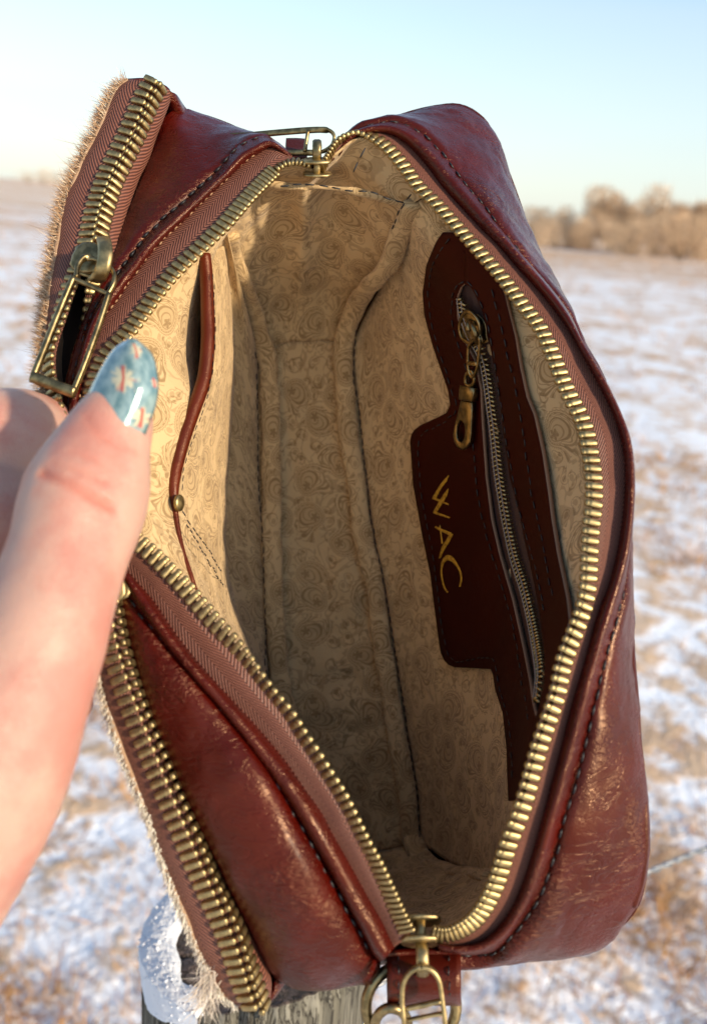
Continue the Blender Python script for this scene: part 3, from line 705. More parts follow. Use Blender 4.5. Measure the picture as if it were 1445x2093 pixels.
hull('outer_panel', O_, MATS['leather'], 200, .004)
hull('outer_panel', T_, MATS['leather'], 60, .0)
hidem, nth, bh = new_mat('hide skin', (.35, .22, .13), .9)
_o, hideG = hull('hide_panel', H_, hidem, 120, .006); hide = _o
bp = np.concatenate([crv([(p[3], p[4], .408) for p in L_], 40) for L_ in (O_, H_, T_)])
cb_ = bp.mean(0); V = [bp+(cb_-bp)*s for s in (0, .3, .6, .9)]
mesh_obj('base_panel', np.concatenate(V), grid_faces(4, len(bp), close_c=True), MATS['leather'], bag)
# cording on the far seam of the right gusset
mb = MB(); c = toward(crv([(1283,1230,.030),(1288,1343,.024),(1296,1440,.019),(1302,1533,.0165),(1310,1609,.0165),(1315,1680,.0165),(1315,1740,.0165),(1308,1795,.017),(1292,1850,.0175)], 80), .001); mb.tube(c, .0014, 8)
pp_ = mb.obj('piping', MATS['piping'], bag); stitches('stitching', toward(crv([(1284,1300,.024),(1291,1440,.0175),(1297,1533,.015),(1304,1609,.015),(1308,1690,.015),(1304,1780,.015),(1290,1840,.016)], 60), .001), pp_, MATS['tanthread'], .0022, .001, .0002)

# fur along the edge of the hide
MATS['fur'] = colattr_mat('cowhide hair', .6)
def fur():
    G = hideG; nr, nc = G.shape[:2]; rt, dr, ln, cl, wd = [], [], [], [], []; rs = np.random.RandomState(5)
    nn = -norms(G, camv+np.array(fwd)*.33)
    lft = -np.array(right); upv = np.array(up)
    for k in range(15000):
        rowf = abs(rs.normal())*.10 if k < 11500 else rs.rand(); i = min(nr-1, int(rowf*(nr-1))); j = rs.randint(0, nc-1)
        s = rs.rand(2); a = G[i, j]; b_ = G[i, j+1]; c_ = G[min(i+1, nr-1), j]
        p = a+(b_-a)*s[0]+(c_-a)*(rowf*(nr-1)-i if i < nr-1 else 0)
        y = pxd(p)[1]; n_ = nn[i, j]
        lower = np.clip((y-1150)/250, 0, 1)
        tj = (G[i, min(j+1, nc-1)]-a); tj /= np.linalg.norm(tj)+1e-9     # runs upward
        d = n_*(.75-.62*lower)+tj*(.4-1.1*lower)+rs.normal(size=3)*.22-np.array(fwd)*(.25+.55*lower)
        if i < 2: d = d+lft*.15
        rt.append(p-np.array(fwd)*.0006); dr.append(d); ln.append(rs.uniform(.0025, .0058)*(1-.62*lower)*(1.8 if rs.rand() < .02 else 1)); wd.append(.00022+.00012*lower)
        br = rs.rand()
        c1 = np.array([.36, .20, .10])*rs.uniform(.5, 1.5) if br < .7 else np.array([.66, .50, .33])
        c2 = np.array([.72, .66, .54])*rs.uniform(.75, 1.15)
        cl.append(np.clip(c1*(1-lower)+c2*lower, .02, .9))
    # the rim of the hide: a cushion of hair that stands proud beside the tape
    e = cTLp; T = np.gradient(e, axis=0); T /= np.linalg.norm(T, axis=1, keepdims=True)
    for k in range(11000):
        j = rs.randint(0, len(e)-1); y = pxd(e[j])[1]; lower = np.clip((y-1250)/250, 0, 1)
        p = e[j]+(e[j+1]-e[j])*rs.rand()+lft*rs.uniform(-.0006, .0018)*(1-.2*lower)+np.array(fwd)*rs.uniform(-.0006, .003)
        d = lft*(.7-.45*lower)+upv*(.15-1.2*lower)+rs.normal(size=3)*.3-np.array(fwd)*(.1+.2*lower)
        rt.append(p); dr.append(d); ln.append(rs.uniform(.0015, .0045)*(1.0-.5*lower)*(2.6 if rs.rand() < .008 else 1)); wd.append(.00020+.0001*lower)
        c1 = np.array([.40, .23, .12])*rs.uniform(.45, 1.5) if rs.rand() < .6 else np.array([.70, .52, .34]); c2 = np.array([.74, .68, .56])*rs.uniform(.75, 1.15)
        cl.append(np.clip(c1*(1-lower)+c2*lower, .02, .92))
    tip = np.array(P(425, 2015, .244))
    for k in range(250):
        p = tip+np.array(right)*rs.normal()*.0014+upv*rs.normal()*.003; d = upv*-1+lft*(.5+rs.normal()*.5)+rs.normal(size=3)*.35
        rt.append(p); dr.append(d); ln.append(rs.uniform(.003, .008)); wd.append(.00024); cl.append(np.clip(np.array([.74, .64, .52])*rs.uniform(.7, 1.15), 0, .9))
    o = strands('hair', rt, dr, ln, wd, cl, MATS['fur'], hide, curl=.35); o['kind'] = 'stuff'
fur()

# ================================================================== LINING
def coons(c0, c1, l, r, nr=50, nc=110):
    """c0 first row, c1 last row; l and r join their ends"""
    c0, c1 = resample(c0, nc), resample(c1, nc); l, r = resample(l, nr), resample(r, nr)
    v = np.linspace(0, 1, nr)[:, None, None]; u = np.linspace(0, 1, nc)[None, :, None]
    bl = (1-u)*(1-v)*c0[0]+u*(1-v)*c0[-1]+(1-u)*v*c1[0]+u*v*c1[-1]
    return (1-v)*c0[None]+v*c1[None]+(1-u)*l[:, None]+u*r[:, None]-bl
DB_ = .385
sLb = [(527,722,DB_),(527,836,DB_),(529,996,DB_),(536,1086,DB_),(543,1268,DB_),(548,1380,DB_),(575,1520,DB_),(650,1742,DB_)]
sRb = [(722,700,DB_),(722,749,DB_),(733,836,DB_),(742,923,DB_),(752,999,DB_),(763,1086,DB_),(786,1200,DB_),(804,1313,DB_),(822,1427,DB_),(840,1540,DB_),(854,1631,DB_),(860,1722,DB_)]
ctl = [(488,440,.304),(464,505,.328),(484,580,.35),(508,655,.374),(527,722,DB_)]
ctr = [(848,392,.300),(820,432,.31),(797,481,.326),(765,560,.35),(738,635,.376),(722,700,DB_)]
cbr = [(1012,1802,.262),(965,1790,.31),(905,1765,.355),(860,1722,DB_)]
cbl = [(776,1820,.262),(740,1800,.31),(690,1775,.355),(650,1742,DB_)]
SLc, SRc = crv(sLb), crv(sRb)
rim_top = [(488,440,.304),(515,392,.303),(560,350,.302),(610,338,.301),(652,346,.301),(688,312,.3),(735,282,.3),(790,304,.3),(836,345,.3),(848,392,.3)]
rim_bot = [(776,1820,.262),(812,1880,.25),(838,1925,.247),(875,1925,.247),(940,1910,.247),(985,1868,.25),(1012,1802,.262)]
mid_ = lambda T_, E_, k: T_*(1-k)+E_*k
rimR = toward(mid_(cTR, cER, .45), -.0035)
iy = lambda c, y, a=0: int(np.argmin([abs(pxd(p)[1]-y) for p in c[a:]]))+a
rimR = rimR[iy(rimR, 392, 20):iy(rimR, 1802)]
rimL = toward(mid_(cTL, cEL, .45), -.0035); rimL = rimL[iy(rimL, 440, 5):iy(rimL, 1820)]
ctr[0] = rim_top[-1] = pxd(rimR[0]); cbr[0] = rim_bot[-1] = pxd(rimR[-1]); ctl[0] = rim_top[0] = pxd(rimL[0]); cbl[0] = rim_bot[0] = pxd(rimL[-1])
LW = MATS['lining']
def lining(name, G, seed, bul=0, wr=.0012, **k):
    return sheet(name, G, LW, bag, solid=.0005, wr=(75, wr, seed), bulge=bul, **k)
endG = coons(crv(rim_top), resample(Pn([(527,722,DB_),(590,700,.388),(660,696,.388),(722,700,DB_)]), 40), crv(ctl), crv(ctr))
lo, _ = lining('end_lining', endG, 1.1, bul=-.001, wr=.0018)
lo2, backG = lining('base_lining', coons(resample(Pn([(527,722,DB_),(590,700,.388),(660,696,.388),(722,700,DB_)]), 40), resample(Pn([(650,1742,DB_),(755,1745,.39),(860,1722,DB_)]), 40), SLc, SRc, 110, 50), 2.7, bul=-.002, wr=.003, uvoff=(.3, .1))
bot, _ = lining('end_lining', coons(crv(rim_bot), resample(Pn([(650,1742,DB_),(755,1745,.39),(860,1722,DB_)]), 40), crv(cbl), crv(cbr)), 3.9, wr=.0022, uvoff=(.15, .4))
# right wall bellies outwards a little
RW = coons(rimR, SRc, crv(ctr), crv(cbr), 60, 130); RWn = norms(RW); RWs = RW-RWn*.006*np.sin(np.pi*np.linspace(0, 1, 60))[:, None, None]
rw, RWg = lining('side_lining', RW, 5.2, bul=-.006, wr=.0009, uvoff=(.5, .2))
# left wall in four runs
g1 = [(468,470,.308),(440,510,.309),(400,590,.306),(380,650,.302),(368,722,.297),(378,769,.295),(383,812,.292),(374,900,.288),(356,970,.284),(354,1030,.282),(362,1082,.28),(376,1135,.278),(405,1210,.276),(480,1320,.276),(560,1440,.276),(690,1660,.272),(772,1812,.268)]
g2 = [(466,480,.318),(458,540,.335),(440,620,.345),(432,720,.35),(428,820,.352),(424,900,.352),(424,1000,.352),(430,1100,.352),(445,1200,.35),(495,1330,.345),(560,1460,.34),(640,1620,.33),(755,1800,.29)]
LWr = rows_to([resample(rimL, 130), crv(g1, 130), crv(g2, 130), resample(SLc, 130)], 60)
lw, LWg = lining('side_lining', LWr, 8.1, wr=.0008, uvoff=(.8, .6))
# padded seams
def roll_(pts, r, name='seam_roll', seed=0):
    c = crv(pts, 120); nn_ = np.array([noise.noise(Vector(p)*130+Vector((seed, 0, 0))) for p in c])
    wob = np.array([noise.noise_vector(Vector(p)*45+Vector((seed, 9, 0))) for p in c])*.0012
    V_, F_, uv = tube_vf(toward(c+wob, -.0006), r*(1+.22*nn_), 14, flat=r*.5*(1+.22*nn_), side=np.array(right)); return mesh_obj(name, V_, F_, LW, bag, uv)
roll_([(466,478,.322),(470,516,.334),(489,574,.346),(521,647,.369),(543,720,.381),(549,836,.383),(555,980,.383),(556,1086,.383),(561,1268,.383),(572,1381,.383),(600,1520,.383),(672,1735,.383)], .0042, seed=1)
roll_([(842,412,.304),(830,450,.314),(803,516,.33),(762,574,.348),(722,640,.37),(705,700,.381),(703,778,.383),(714,894,.383),(729,985,.383),(741,1086,.383),(763,1200,.383),(781,1313,.383),(799,1427,.383),(817,1540,.383),(832,1631,.383),(842,1722,.383)], .0040, seed=5)
roll_([(842,1710,.383),(870,1762,.37),(915,1778,.35),(960,1784,.325),(1008,1792,.29)], .0046, seed=9)
roll_([(540,376,.3035),(575,378,.304),(640,382,.3045),(700,390,.3065),(760,398,.3075),(832,416,.311)], .0013, seed=14)
st = lambda pts, k=0: stitches('stitching', toward(crv(pts, 160), .0014+k), lo2, L=.0036, gap=.0005, r=.00027, lift=.0003)
st([(457,560,.338),(483,624,.36),(507,676,.375),(524,734,.383),(527,836,.384),(529,996,.384),(536,1086,.384),(543,1268,.384),(545,1368,.384),(560,1450,.384)], .003)
st([(733,652,.379),(722,749,.384),(733,836,.384),(742,923,.384),(752,999,.384),(763,1086,.384),(786,1200,.384),(804,1313,.384),(822,1427,.384),(840,1540,.384),(854,1631,.384),(858,1722,.384),(872,1752,.379),(885,1790,.37)], .0015)
st([(838,398,.301),(816,430,.309),(799,478,.324),(790,500,.332)], .002)
st([(572,379,.3),(640,377,.3),(700,388,.301),(760,393,.302),(806,410,.304),(832,416,.305)], .003)
st([(747,302,.3),(730,334,.301),(717,364,.302)], .001)

# slip pocket on the left wall
bindc = [(418,520,.303),(422,560,.303),(425,650,.301),(425,704,.299),(417,776,.296),(392,848,.291),(374,902,.287),(360,956,.284),(355,992,.282),(357,1030,.281),(364,1082,.279),(374,1129,.277),(389,1172,.275),(404,1215,.274),(440,1272,.2735),(482,1325,.273),(522,1378,.272)]
bc = crv(bindc, 140)
rb = np.interp(np.linspace(0, 1, 140), [0, .2, .38, .53, .575, .62, .75, 1], [.0021, .0023, .0023, .0021, .0016, .0009, .0008, .0006])
V_, F_, uv = tube_vf(bc, rb, 16, flat=rb*1.0); bo = mesh_obj('pocket_binding', V_, F_, MATS['binding'], bag, uv)
slipF = [(462,500,.33),(466,600,.335),(467,680,.336),(462,780,.336),(455,850,.336),(450,930,.336),(446,1020,.334),(444,1118,.33),(449,1168,.325),(462,1240,.315),(484,1300,.305),(515,1360,.292),(530,1385,.285)]
slipE = [(466,500,.36),(480,600,.374),(488,680,.38),(486,780,.381),(480,850,.381),(475,930,.381),(470,1020,.381),(468,1118,.38),(472,1168,.378),(482,1240,.36),(500,1300,.34),(524,1360,.315),(536,1388,.30)]
b2 = toward(bc, -.0008)
sp, SPg = lining('slip_pocket', rows_to([b2, toward(crv(slipF, 140)*.5+b2*.5, .0015), crv(slipF, 140), crv(slipE, 140)], 34), 12.5, wr=.0009, uvoff=(1.2, .9))
stitches('stitching', toward(crv([(437,560,.302),(439,704,.3),(432,776,.297),(408,860,.291),(388,920,.287),(376,970,.284),(372,1010,.283)], 100), .0016), bo, L=.0022, gap=.0006, r=.00016)
# seam lines that fan out below the rivet
for q in ([(374,1046,.279),(400,1086,.284),(425,1122,.297),(454,1168,.322)], [(382,1072,.277),(410,1120,.288),(435,1160,.302),(458,1200,.33)]):
    stitches('stitching', toward(crv(q, 60), .004), sp, L=.0024, gap=.0005, r=.00022)
# rivet
def disc(name, c, nrm, r, h, mat, parent, seg=28, dome=.5):
    n_ = Vector(nrm).normalized(); a = n_.orthogonal().normalized(); b_ = n_.cross(a); V = []; pr = [(1, 0), (1, .5), (.93, .8), (.7, 1), (.35, 1+dome*.4), (.02, 1+dome*.5)]
    for k_, z_ in pr:
        for j in range(seg):
            t = 2*math.pi*j/seg; V.append(Vector(c)+a*math.cos(t)*r*k_+b_*math.sin(t)*r*k_+n_*h*z_)
    return mesh_obj(name, V, grid_faces(len(pr), seg, close_c=True)+[tuple(range(seg))[::-1]], mat, parent)
disc('rivet', P(364, 1028, .2795), right*.93-fwd*.30, .0026, .0012, MATS['brass'], bo)

# ---- leather patch with the inner zip, laid on the right wall
bvh = BVHTree.FromPolygons([Vector(p) for p in RWs.reshape(-1, 3)], grid_faces(*RWs.shape[:2]))
Nws = norms(RWs).reshape(-1, 3); RWf = RWs.reshape(-1, 3)
def on_wall(x, y, lift):
    d = (P(x, y, 1)-CAM).normalized(); h, n_, i, dist = bvh.ray_cast(CAM, d)
    if h is None:
        h, n_, i, dist = bvh.find_nearest(P(x, y, .30))
    dd_ = ((RWf-np.array(h))**2).sum(1); w_i = np.exp(-dd_/(.006**2)); n_ = Vector((Nws*w_i[:, None]).sum(0)).normalized()
    if n_.dot(CAM-h) < 0: n_ = -n_
    # smooth normal: lean on the neighbours
    return h+n_*lift
def wallc(pts, lift, n=120):
    a = smooth_poly([(p[0], p[1], 0) for p in pts], 10); w3 = np.array([on_wall(q[0], q[1], lift) for q in a])
    for _ in range(3): w3[1:-1] = (w3[:-2]+w3[1:-1]*2+w3[2:])/4
    return resample(w3, n)
xl = [(472,917),(490,904),(533,886),(594,877),(641,881),(702,897),(749,913),(795,929),(826,933),(842,925),(852,905),(867,872),(876,860),(886,853),(900,850),(990,856),(1080,872),(1148,886),(1171,891),(1247,901),(1312,910),(1335,914),(1350,922),(1358,930),(1363,942),(1366,985),(1369,1018),(1380,1023),(1411,1028),(1457,1044),(1533,1053),(1590,1055),(1640,1058)]
xr = [(472,940),(500,978),(545,1018),(600,1044),(626,1050),(687,1066),(749,1077),(810,1091),(846,1106),(925,1124),(1008,1137),(1062,1144),(1134,1156),(1180,1166),(1228,1176),(1275,1182),(1320,1170),(1400,1150),(1500,1116),(1600,1086),(1640,1074)]
sll = [(576,962),(582,955),(600,948),(640,948),(690,962),(731,983),(792,996),(864,999),(972,1006),(1062,1018),(1134,1035),(1228,1063),(1324,1085),(1400,1101),(1449,1109),(1470,1115)]
slr = [(576,963),(582,974),(600,985),(637,1001),(702,1016),(792,1034),(864,1041),(972,1056),(1044,1076),(1095,1086),(1190,1108),(1266,1122),(1343,1132),(1400,1133),(1449,1122),(1470,1116)]
fI = lambda t, y: float(np.interp(y, [q[0] for q in t], [q[1] for q in t]))
ysr = sorted(set(list(np.linspace(472, 1640, 150))+[842, 852, 867, 876, 886, 1350, 1358, 1363, 1366, 1369, 1380, 576, 579, 582, 590]))
nL, nRr = 14, 12; V = []; fc = []
for y in ysr:
    a, b_ = fI(xl, y), fI(xr, y)
    ins = 576 <= y <= 1470
    l_, r_ = (fI(sll, y), fI(slr, y)) if ins else ((a+b_)/2,)*2
    if not ins:
        l_ = r_ = min(max(fI(sll, y), a+2), b_-2)
    l_ = min(max(l_, a+1), b_-1); r_ = min(max(r_, l_), b_)
    for k in range(nL): V.append((a+(l_-a)*k/(nL-1), y))
    for k in range(nRr): V.append((r_+(b_-r_)*k/(nRr-1), y))
nc_ = nL+nRr; V3 = [on_wall(x_, y_, .0022) for x_, y_ in V]
arr = np.array(V3).reshape(len(ysr), nc_, 3)
for _ in range(4):
    arr[1:-1] = (arr[:-2]+2*arr[1:-1]+arr[2:])/4 if False else arr[1:-1]
for i in range(len(ysr)-1):
    for j in range(nc_-1):
        if j == nL-1 and 576 <= ysr[i] and ysr[i+1] <= 1470: continue
        fc.append((i*nc_+j, i*nc_+j+1, (i+1)*nc_+j+1, (i+1)*nc_+j))
patch = mesh_obj('leather_patch', arr.reshape(-1, 3), fc, MATS['patch'], bag, solid=.0014, offset=0)
patch.data.materials.append(MATS['rawedge']); patch.modifiers['t'].material_offset_rim = 1
for pts in ([(932,485),(905,520),(893,560),(891,610),(896,660),(912,720),(930,770),(944,815),(946,838),(936,852),(885,880),(870,895),(868,930),(872,1000),(886,1080),(900,1150),(912,1240),(922,1310),(935,1345),(960,1352),(1000,1345),(1022,1348),(1030,1370),(1040,1420),(1056,1470),(1064,1540),(1068,1600)],
            [(1017,588),(1032,640),(1046,700),(1062,760),(1070,800),(1082,860),(1094,950),(1106,1020),(1122,1090),(1136,1160),(1148,1230)],
            [(962,570),(948,578),(938,605),(938,650),(950,700),(972,760),(980,830),(980,860),(984,940),(992,1020),(1008,1090),(1026,1150),(1044,1210),(1062,1270),(1078,1350),(1092,1430),(1100,1480)],
            [(966,570),(984,590),(1006,640),(1018,690),(1030,760),(1040,830),(1050,900),(1066,990),(1082,1060),(1098,1120),(1116,1180),(1132,1260)]):
    stitches('stitching', wallc(pts, .0030, 200), patch, L=.0034, gap=.0006, r=.00024, lift=.0003)
# inner zip tape and coil
zt = rows_to([wallc([(p[1]-3, p[0]) for p in sll], .0007), wallc([(p[1]+3, p[0]) for p in slr], .0007)], 8)
izt, _ = sheet('inner_zip_tape', zt, MATS['tape2'], bag)
coil = [(955,606),(960,640),(975,680),(998,723),(1009,774),(1016,828),(1023,882),(1030,954),(1041,1026),(1052,1085),(1066,1145),(1085,1202),(1101,1266),(1112,1324),(1120,1381),(1116,1430)]
cc = wallc(coil, .0022, 400); L = length(cc); K = int(L/.0015); ck_ = resample(cc, K); nb = np.array([on_wall(*pxd(p)[:2], .004) for p in ck_])-np.array([on_wall(*pxd(p)[:2], .002) for p in ck_]); nb /= np.linalg.norm(nb, axis=1, keepdims=True)
Tt = np.gradient(ck_, axis=0); Tt /= np.linalg.norm(Tt, axis=1, keepdims=True); sd = np.cross(nb, Tt); sd /= np.linalg.norm(sd, axis=1, keepdims=True)
mb = MB(); mt = MB()
for i in range(K):
    for s in (-1, 1):
        o_ = ck_[i]+Tt[i]*(.0006 if s > 0 else 0)
        a = o_+sd[i]*s*.0003; b_ = o_+sd[i]*s*.0025+Tt[i]*.0008*1
        c3 = np.array([a-nb[i]*.0004, a+nb[i]*.0006, (a+b_)/2+nb[i]*.0010, b_+nb[i]*.0006, b_-nb[i]*.0004]); mb.tube(c3, [.0003, .0004, .00038, .0004, .0003], 6)
mb.obj('zip_coil', MATS['brass'], izt)['kind'] = 'stuff'
for s in (-1, 1):
    for ph in (0, math.pi):
        n4 = 700; c4 = resample(cc, n4); nb4 = np.stack([np.interp(np.linspace(0, 1, n4), np.linspace(0, 1, K), nb[:, k]) for k in range(3)], 1); sd4 = np.stack([np.interp(np.linspace(0, 1, n4), np.linspace(0, 1, K), sd[:, k]) for k in range(3)], 1)
        wv_ = np.sin(np.linspace(0, K*math.pi*2, n4)+ph)[:, None]
        mt.tube(c4+sd4*(s*.0012+wv_*.00025)+nb4*.0013, .00013, 4)
mt.obj('coil_thread', new_mat('grey thread', (.30, .25, .22), .7)[0], izt)['kind'] = 'stuff'
# inner slider
def bar(mb, pts, w_, t_, closed=False, n=60, side=None, sq=3.0, lift=0):
    c = np.array([P(*p) for p in pts]) if isinstance(pts[0], tuple) else np.array([np.array(q) for q in pts])
    if closed:
        a = np.concatenate([c, c[:3]]); a = smooth_poly(a, 8)[8:8+8*len(c)]; c = a
    else: c = resample(smooth_poly(c, 8), n)
    mb.tube(c, w_, 8, flat=t_, closed=closed, side=side, sq=sq)
def plate(mb, outline, thick, nrm, hole=None, bev=.12):
    """flat piece from an outline of world points, optional hole (same count), extruded along nrm"""
    o = np.array(outline); n_ = np.array(nrm, float); n_ /= np.linalg.norm(n_); c = o.mean(0)
    sh = lambda a, k: a+(c-a)*k
    if hole is None:
        rings = [sh(o, .0)-n_*thick/2, o-n_*thick*.3, o+n_*thick*.3, sh(o, bev)+n_*thick/2, sh(o, .98)+n_*thick/2]; rings = [sh(o, .98)-n_*thick/2, sh(o, bev)-n_*thick/2]+rings[1:]
        m = len(o); mb.add(np.concatenate(rings), grid_faces(len(rings), m, close_c=True))
    else:
        h_ = np.array(hole); ch = h_.mean(0); e = h_+(h_-ch)*.10
        rings = [e-n_*thick/2, o+(c-o)*.06-n_*thick/2, o-n_*thick*.3, o+n_*thick*.3, o+(c-o)*.06+n_*thick/2, e+n_*thick/2, h_+n_*thick*.3, h_-n_*thick*.3]
        m = len(o); mb.add(np.concatenate(rings), grid_faces(len(rings), m, close_c=True, close_r=True))
wn = -np.array(right)*.75-np.array(fwd)*.66; wn /= np.linalg.norm(wn)
def wp(x, y, l=.003):
    h = on_wall(x, y, .0); return h+(CAM-h).normalized()*l*1.35
mb = MB()
ol = [wp(x, y, .0045) for x, y in [(951,642),(958,638),(966,640),(975,648),(982,660),(984,672),(984,684),(988,696),(978,703),(966,703),(956,698),(947,690),(943,676),(944,660)]]
plate(mb, ol, .0016, wn); ol2 = [p-Vector(wn)*.0026 for p in ol]; plate(mb, ol2, .0010, wn)
rim_ = [np.array(p)+wn*.0010 for p in ol]; bar(mb, rim_, .0005, .0007, closed=True)
bar(mb, [np.array(wp(x, y, l)) for x, y, l in [(962,655,.005),(966,668,.0085),(972,684,.0088),(977,700,.0055)]], .0009, .0009, n=20)
mb.box(np.array(wp(965, 668, .0032)), wn*.0022, np.array(up)*.0016, np.array(right)*.0008)
isl = mb.obj('inner_slider', MATS['brassdark'], bag)
mb = MB()
fr = [np.array(wp(x, y, .0075)) for x, y in [(979,690),(980,705),(978,730),(974,755),(968,768),(962,768),(957,755),(956,735),(957,712),(962,700),(970,694)]]
bar(mb, fr, .00055, .0007, closed=True); bar(mb, [np.array(wp(957,742,.0075)), np.array(wp(976,744,.0075))], .0007, .0008, n=6)
bar(mb, [np.array(wp(x, y, .007)) for x, y in [(964,760),(956,762),(951,772),(952,784),(960,790),(967,784),(969,772)]], .0006, .0008, closed=True)
mb.obj('puller_link', MATS['brassdark'], isl); mb = MB()
bo1 = [np.array(wp(x, y, .007)) for x, y in [(944,788),(958,790),(973,794),(972,808),(969,822),(955,820),(941,817),(942,803)]]; plate(mb, bo1, .0028, wn, bev=.08)
oo = [(944,818),(956,820),(968,823),(967,845),(966,868),(965,890),(963,904),(956,915),(946,920),(936,914),(930,902),(928,890),(932,868),(938,843)]
cx0, cy0 = 944, 882
hh = []
for x_, y_ in oo:
    t = math.atan2((y_-cy0)/30, (x_-cx0)/15); hh.append((cx0+9*math.cos(t)*1.0, cy0+22*math.sin(t)))
plate(mb, [np.array(wp(x, y, .0062)) for x, y in oo], .0018, wn, hole=[np.array(wp(x, y, .0062)) for x, y in hh])
mb.obj('puller', MATS['brassdark'], isl)

# gold hand painted letters on the patch
def stroke(pts, wds, mb):
    a = smooth_poly([(p[0], p[1], 0) for p in pts], 6) if len(pts) > 2 else smooth_poly([(p[0], p[1], 0) for p in pts])
    wd = np.interp(np.linspace(0, 1, len(a)), np.linspace(0, 1, len(wds)), wds)*.62
    T = np.gradient(a[:, :2], axis=0); T /= np.linalg.norm(T, axis=1, keepdims=True)+1e-9; N_ = np.stack([-T[:, 1], T[:, 0]], 1)
    rg = np.random.normal(size=(len(a), 2))*.25
    l = a[:, :2]+N_*(wd[:, None]/2)+rg*.5; r_ = a[:, :2]-N_*(wd[:, None]/2)-rg*.5
    rows = np.array([[on_wall(*q, .0031) for q in l], [on_wall(*q, .0034) for q in a[:, :2]], [on_wall(*q, .0031) for q in r_]])
    mb.add(rows.reshape(-1, 3), grid_faces(3, len(a)))
lp = lambda x, y: (870+x/7.477, 950+y/7.477)
def letter(strokes):
    mb = MB()
    for pts, wds in strokes: stroke([lp(*p) for p in pts], [q/7.477*1.5 for q in wds], mb)
    mb.obj('painted_letter', MATS['gold'], patch)
letter([([(458,138),(400,225),(320,330),(225,495)], [12, 52, 50, 62]), ([(205,490),(300,525),(380,560),(455,590)], [34, 34, 30, 24]), ([(448,345),(400,440),(320,570),(240,700)], [14, 62, 66, 56]), ([(220,705),(300,735),(380,760),(470,795)], [38, 40, 30, 28])])
letter([([(245,932),(320,975),(400,1010),(490,1050)], [30, 44, 50, 56]), ([(500,1035),(440,1150),(370,1260),(312,1415)], [60, 66, 60, 26]), ([(316,905),(335,1050),(352,1195)], [10, 16, 26])])
letter([([(440,1945),(385,1860),(350,1720),(342,1580),(375,1460),(440,1410),(510,1440),(575,1520),(630,1620),(650,1740),(628,1855)], [26, 30, 26, 24, 60, 92, 70, 42, 34, 32, 28])])

# ---- sliders and pulls
def slider(name, c, across, along, nrm, s=1.0, mat='brass', gap_=.0035, bail=True):
    c = np.array(c); a, l, n_ = [np.array(q, float)/np.linalg.norm(q) for q in (across, along, nrm)]
    prof = [(-3.4, 4.5), (-4.6, 3.2), (-4.9, 0), (-4.2, -3.0), (-2.6, -4.6), (0, -5.0), (2.6, -4.6), (4.2, -3.0), (4.9, 0), (4.6, 3.2), (3.4, 4.5), (0, 5.0)]
    mb = MB()
    for k, th in ((gap_/2, .0013), (-gap_/2, .0011)):
        plate(mb, [c+a*x*.001*s+l*y*.001*s+n_*k*s for x, y in prof], th*s, n_, bev=.14)
    mb.box(c, a*.0012*s, l*.0030*s, n_*gap_*.5*s)
    if bail:
        pts = [c+l*y*.001*s+n_*(gap_/2+z*.001)*s for y, z in [(-3.2, .2), (-2.8, 2.6), (-1, 3.6), (1.2, 3.5), (3, 2.4), (3.3, .2)]]
        mb.tube(resample(smooth_poly(pts, 8), 24), .0014*s, 8, flat=.0008*s, side=a, sq=3)
    return mb.obj(name, MATS[mat], bag)
R_, U_, F_v = np.array(right), np.array(up), np.array(fwd)
# bottom of the main zip
def edge_axes(x, y, d, tilt, sgn):
    v_ = np.array((P(x, y, d)-CAM).normalized()); n_ = U_*sgn-v_*(U_*sgn@v_); n_ /= np.linalg.norm(n_)
    n2 = n_*math.cos(tilt)-v_*math.sin(tilt); return -v_*math.cos(tilt)-n_*math.sin(tilt), n2
al_, nm_ = edge_axes(860, 1905, .247, R(12), -1)
s1 = slider('zip_slider', P(860, 1903, .247), R_, al_, nm_, 1.12, gap_=.0046, bail=False)
mb = MB()
bar(mb, [(861, 1925, .2455), (862, 1940, .2425), (863, 1962, .241), (864, 1980, .2415), (863, 1990, .244)], .0017, .0011, n=24, side=R_)
mb.obj('slider_bridge', MATS['brass'], s1)
mb = MB(); d1 = .2385
bar(mb, [(826,2100,d1),(822,2050,d1),(823,2015,d1),(833,1992,d1),(850,1979,d1),(866,1977,d1),(884,1984,d1),(897,2004,d1),(903,2040,d1),(910,2100,d1),(918,2230,d1+.004),(868,2250,d1+.004),(832,2235,d1+.004)], .00065, .0010, closed=True)
bar(mb, [(829,2062,d1),(866,2054,d1),(902,2046,d1)], .0006, .0009, n=12)
bar(mb, [(832,2085,d1),(866,2078,d1),(908,2070,d1)], .0004, .0008, n=12)
mb.obj('puller', MATS['brass'], s1)
# top of the main zip
al_, nm_ = edge_axes(648, 342, .3, R(9), 1)
s2 = slider('zip_slider', P(648, 342, .300), R_, al_, nm_, .95, gap_=.0042, bail=False)
mb = MB(); bar(mb, [(648,328,.2985),(648,312,.2965),(648,297,.2965),(648,291,.299),(649,300,.303)], .0015, .0010, n=20, side=R_)
mb.obj('slider_bridge', MATS['brassdark'], s2)
mb = MB(); d2 = .303
bar(mb, [(683,283,d2),(680,272,d2),(668,266,d2),(634,266,d2+.001),(580,270,d2+.003),(515,276,d2+.006),(440,283,d2+.010),(430,305,d2+.010),(470,318,d2+.008),(560,314,d2+.003),(612,312,d2+.001),(655,311,d2),(677,299,d2)], .00055, .0010, closed=True)
bar(mb, [(630,267,d2),(623,311,d2)], .0006, .0009, n=10)
mb.obj('puller', MATS['brassdark'], s2)
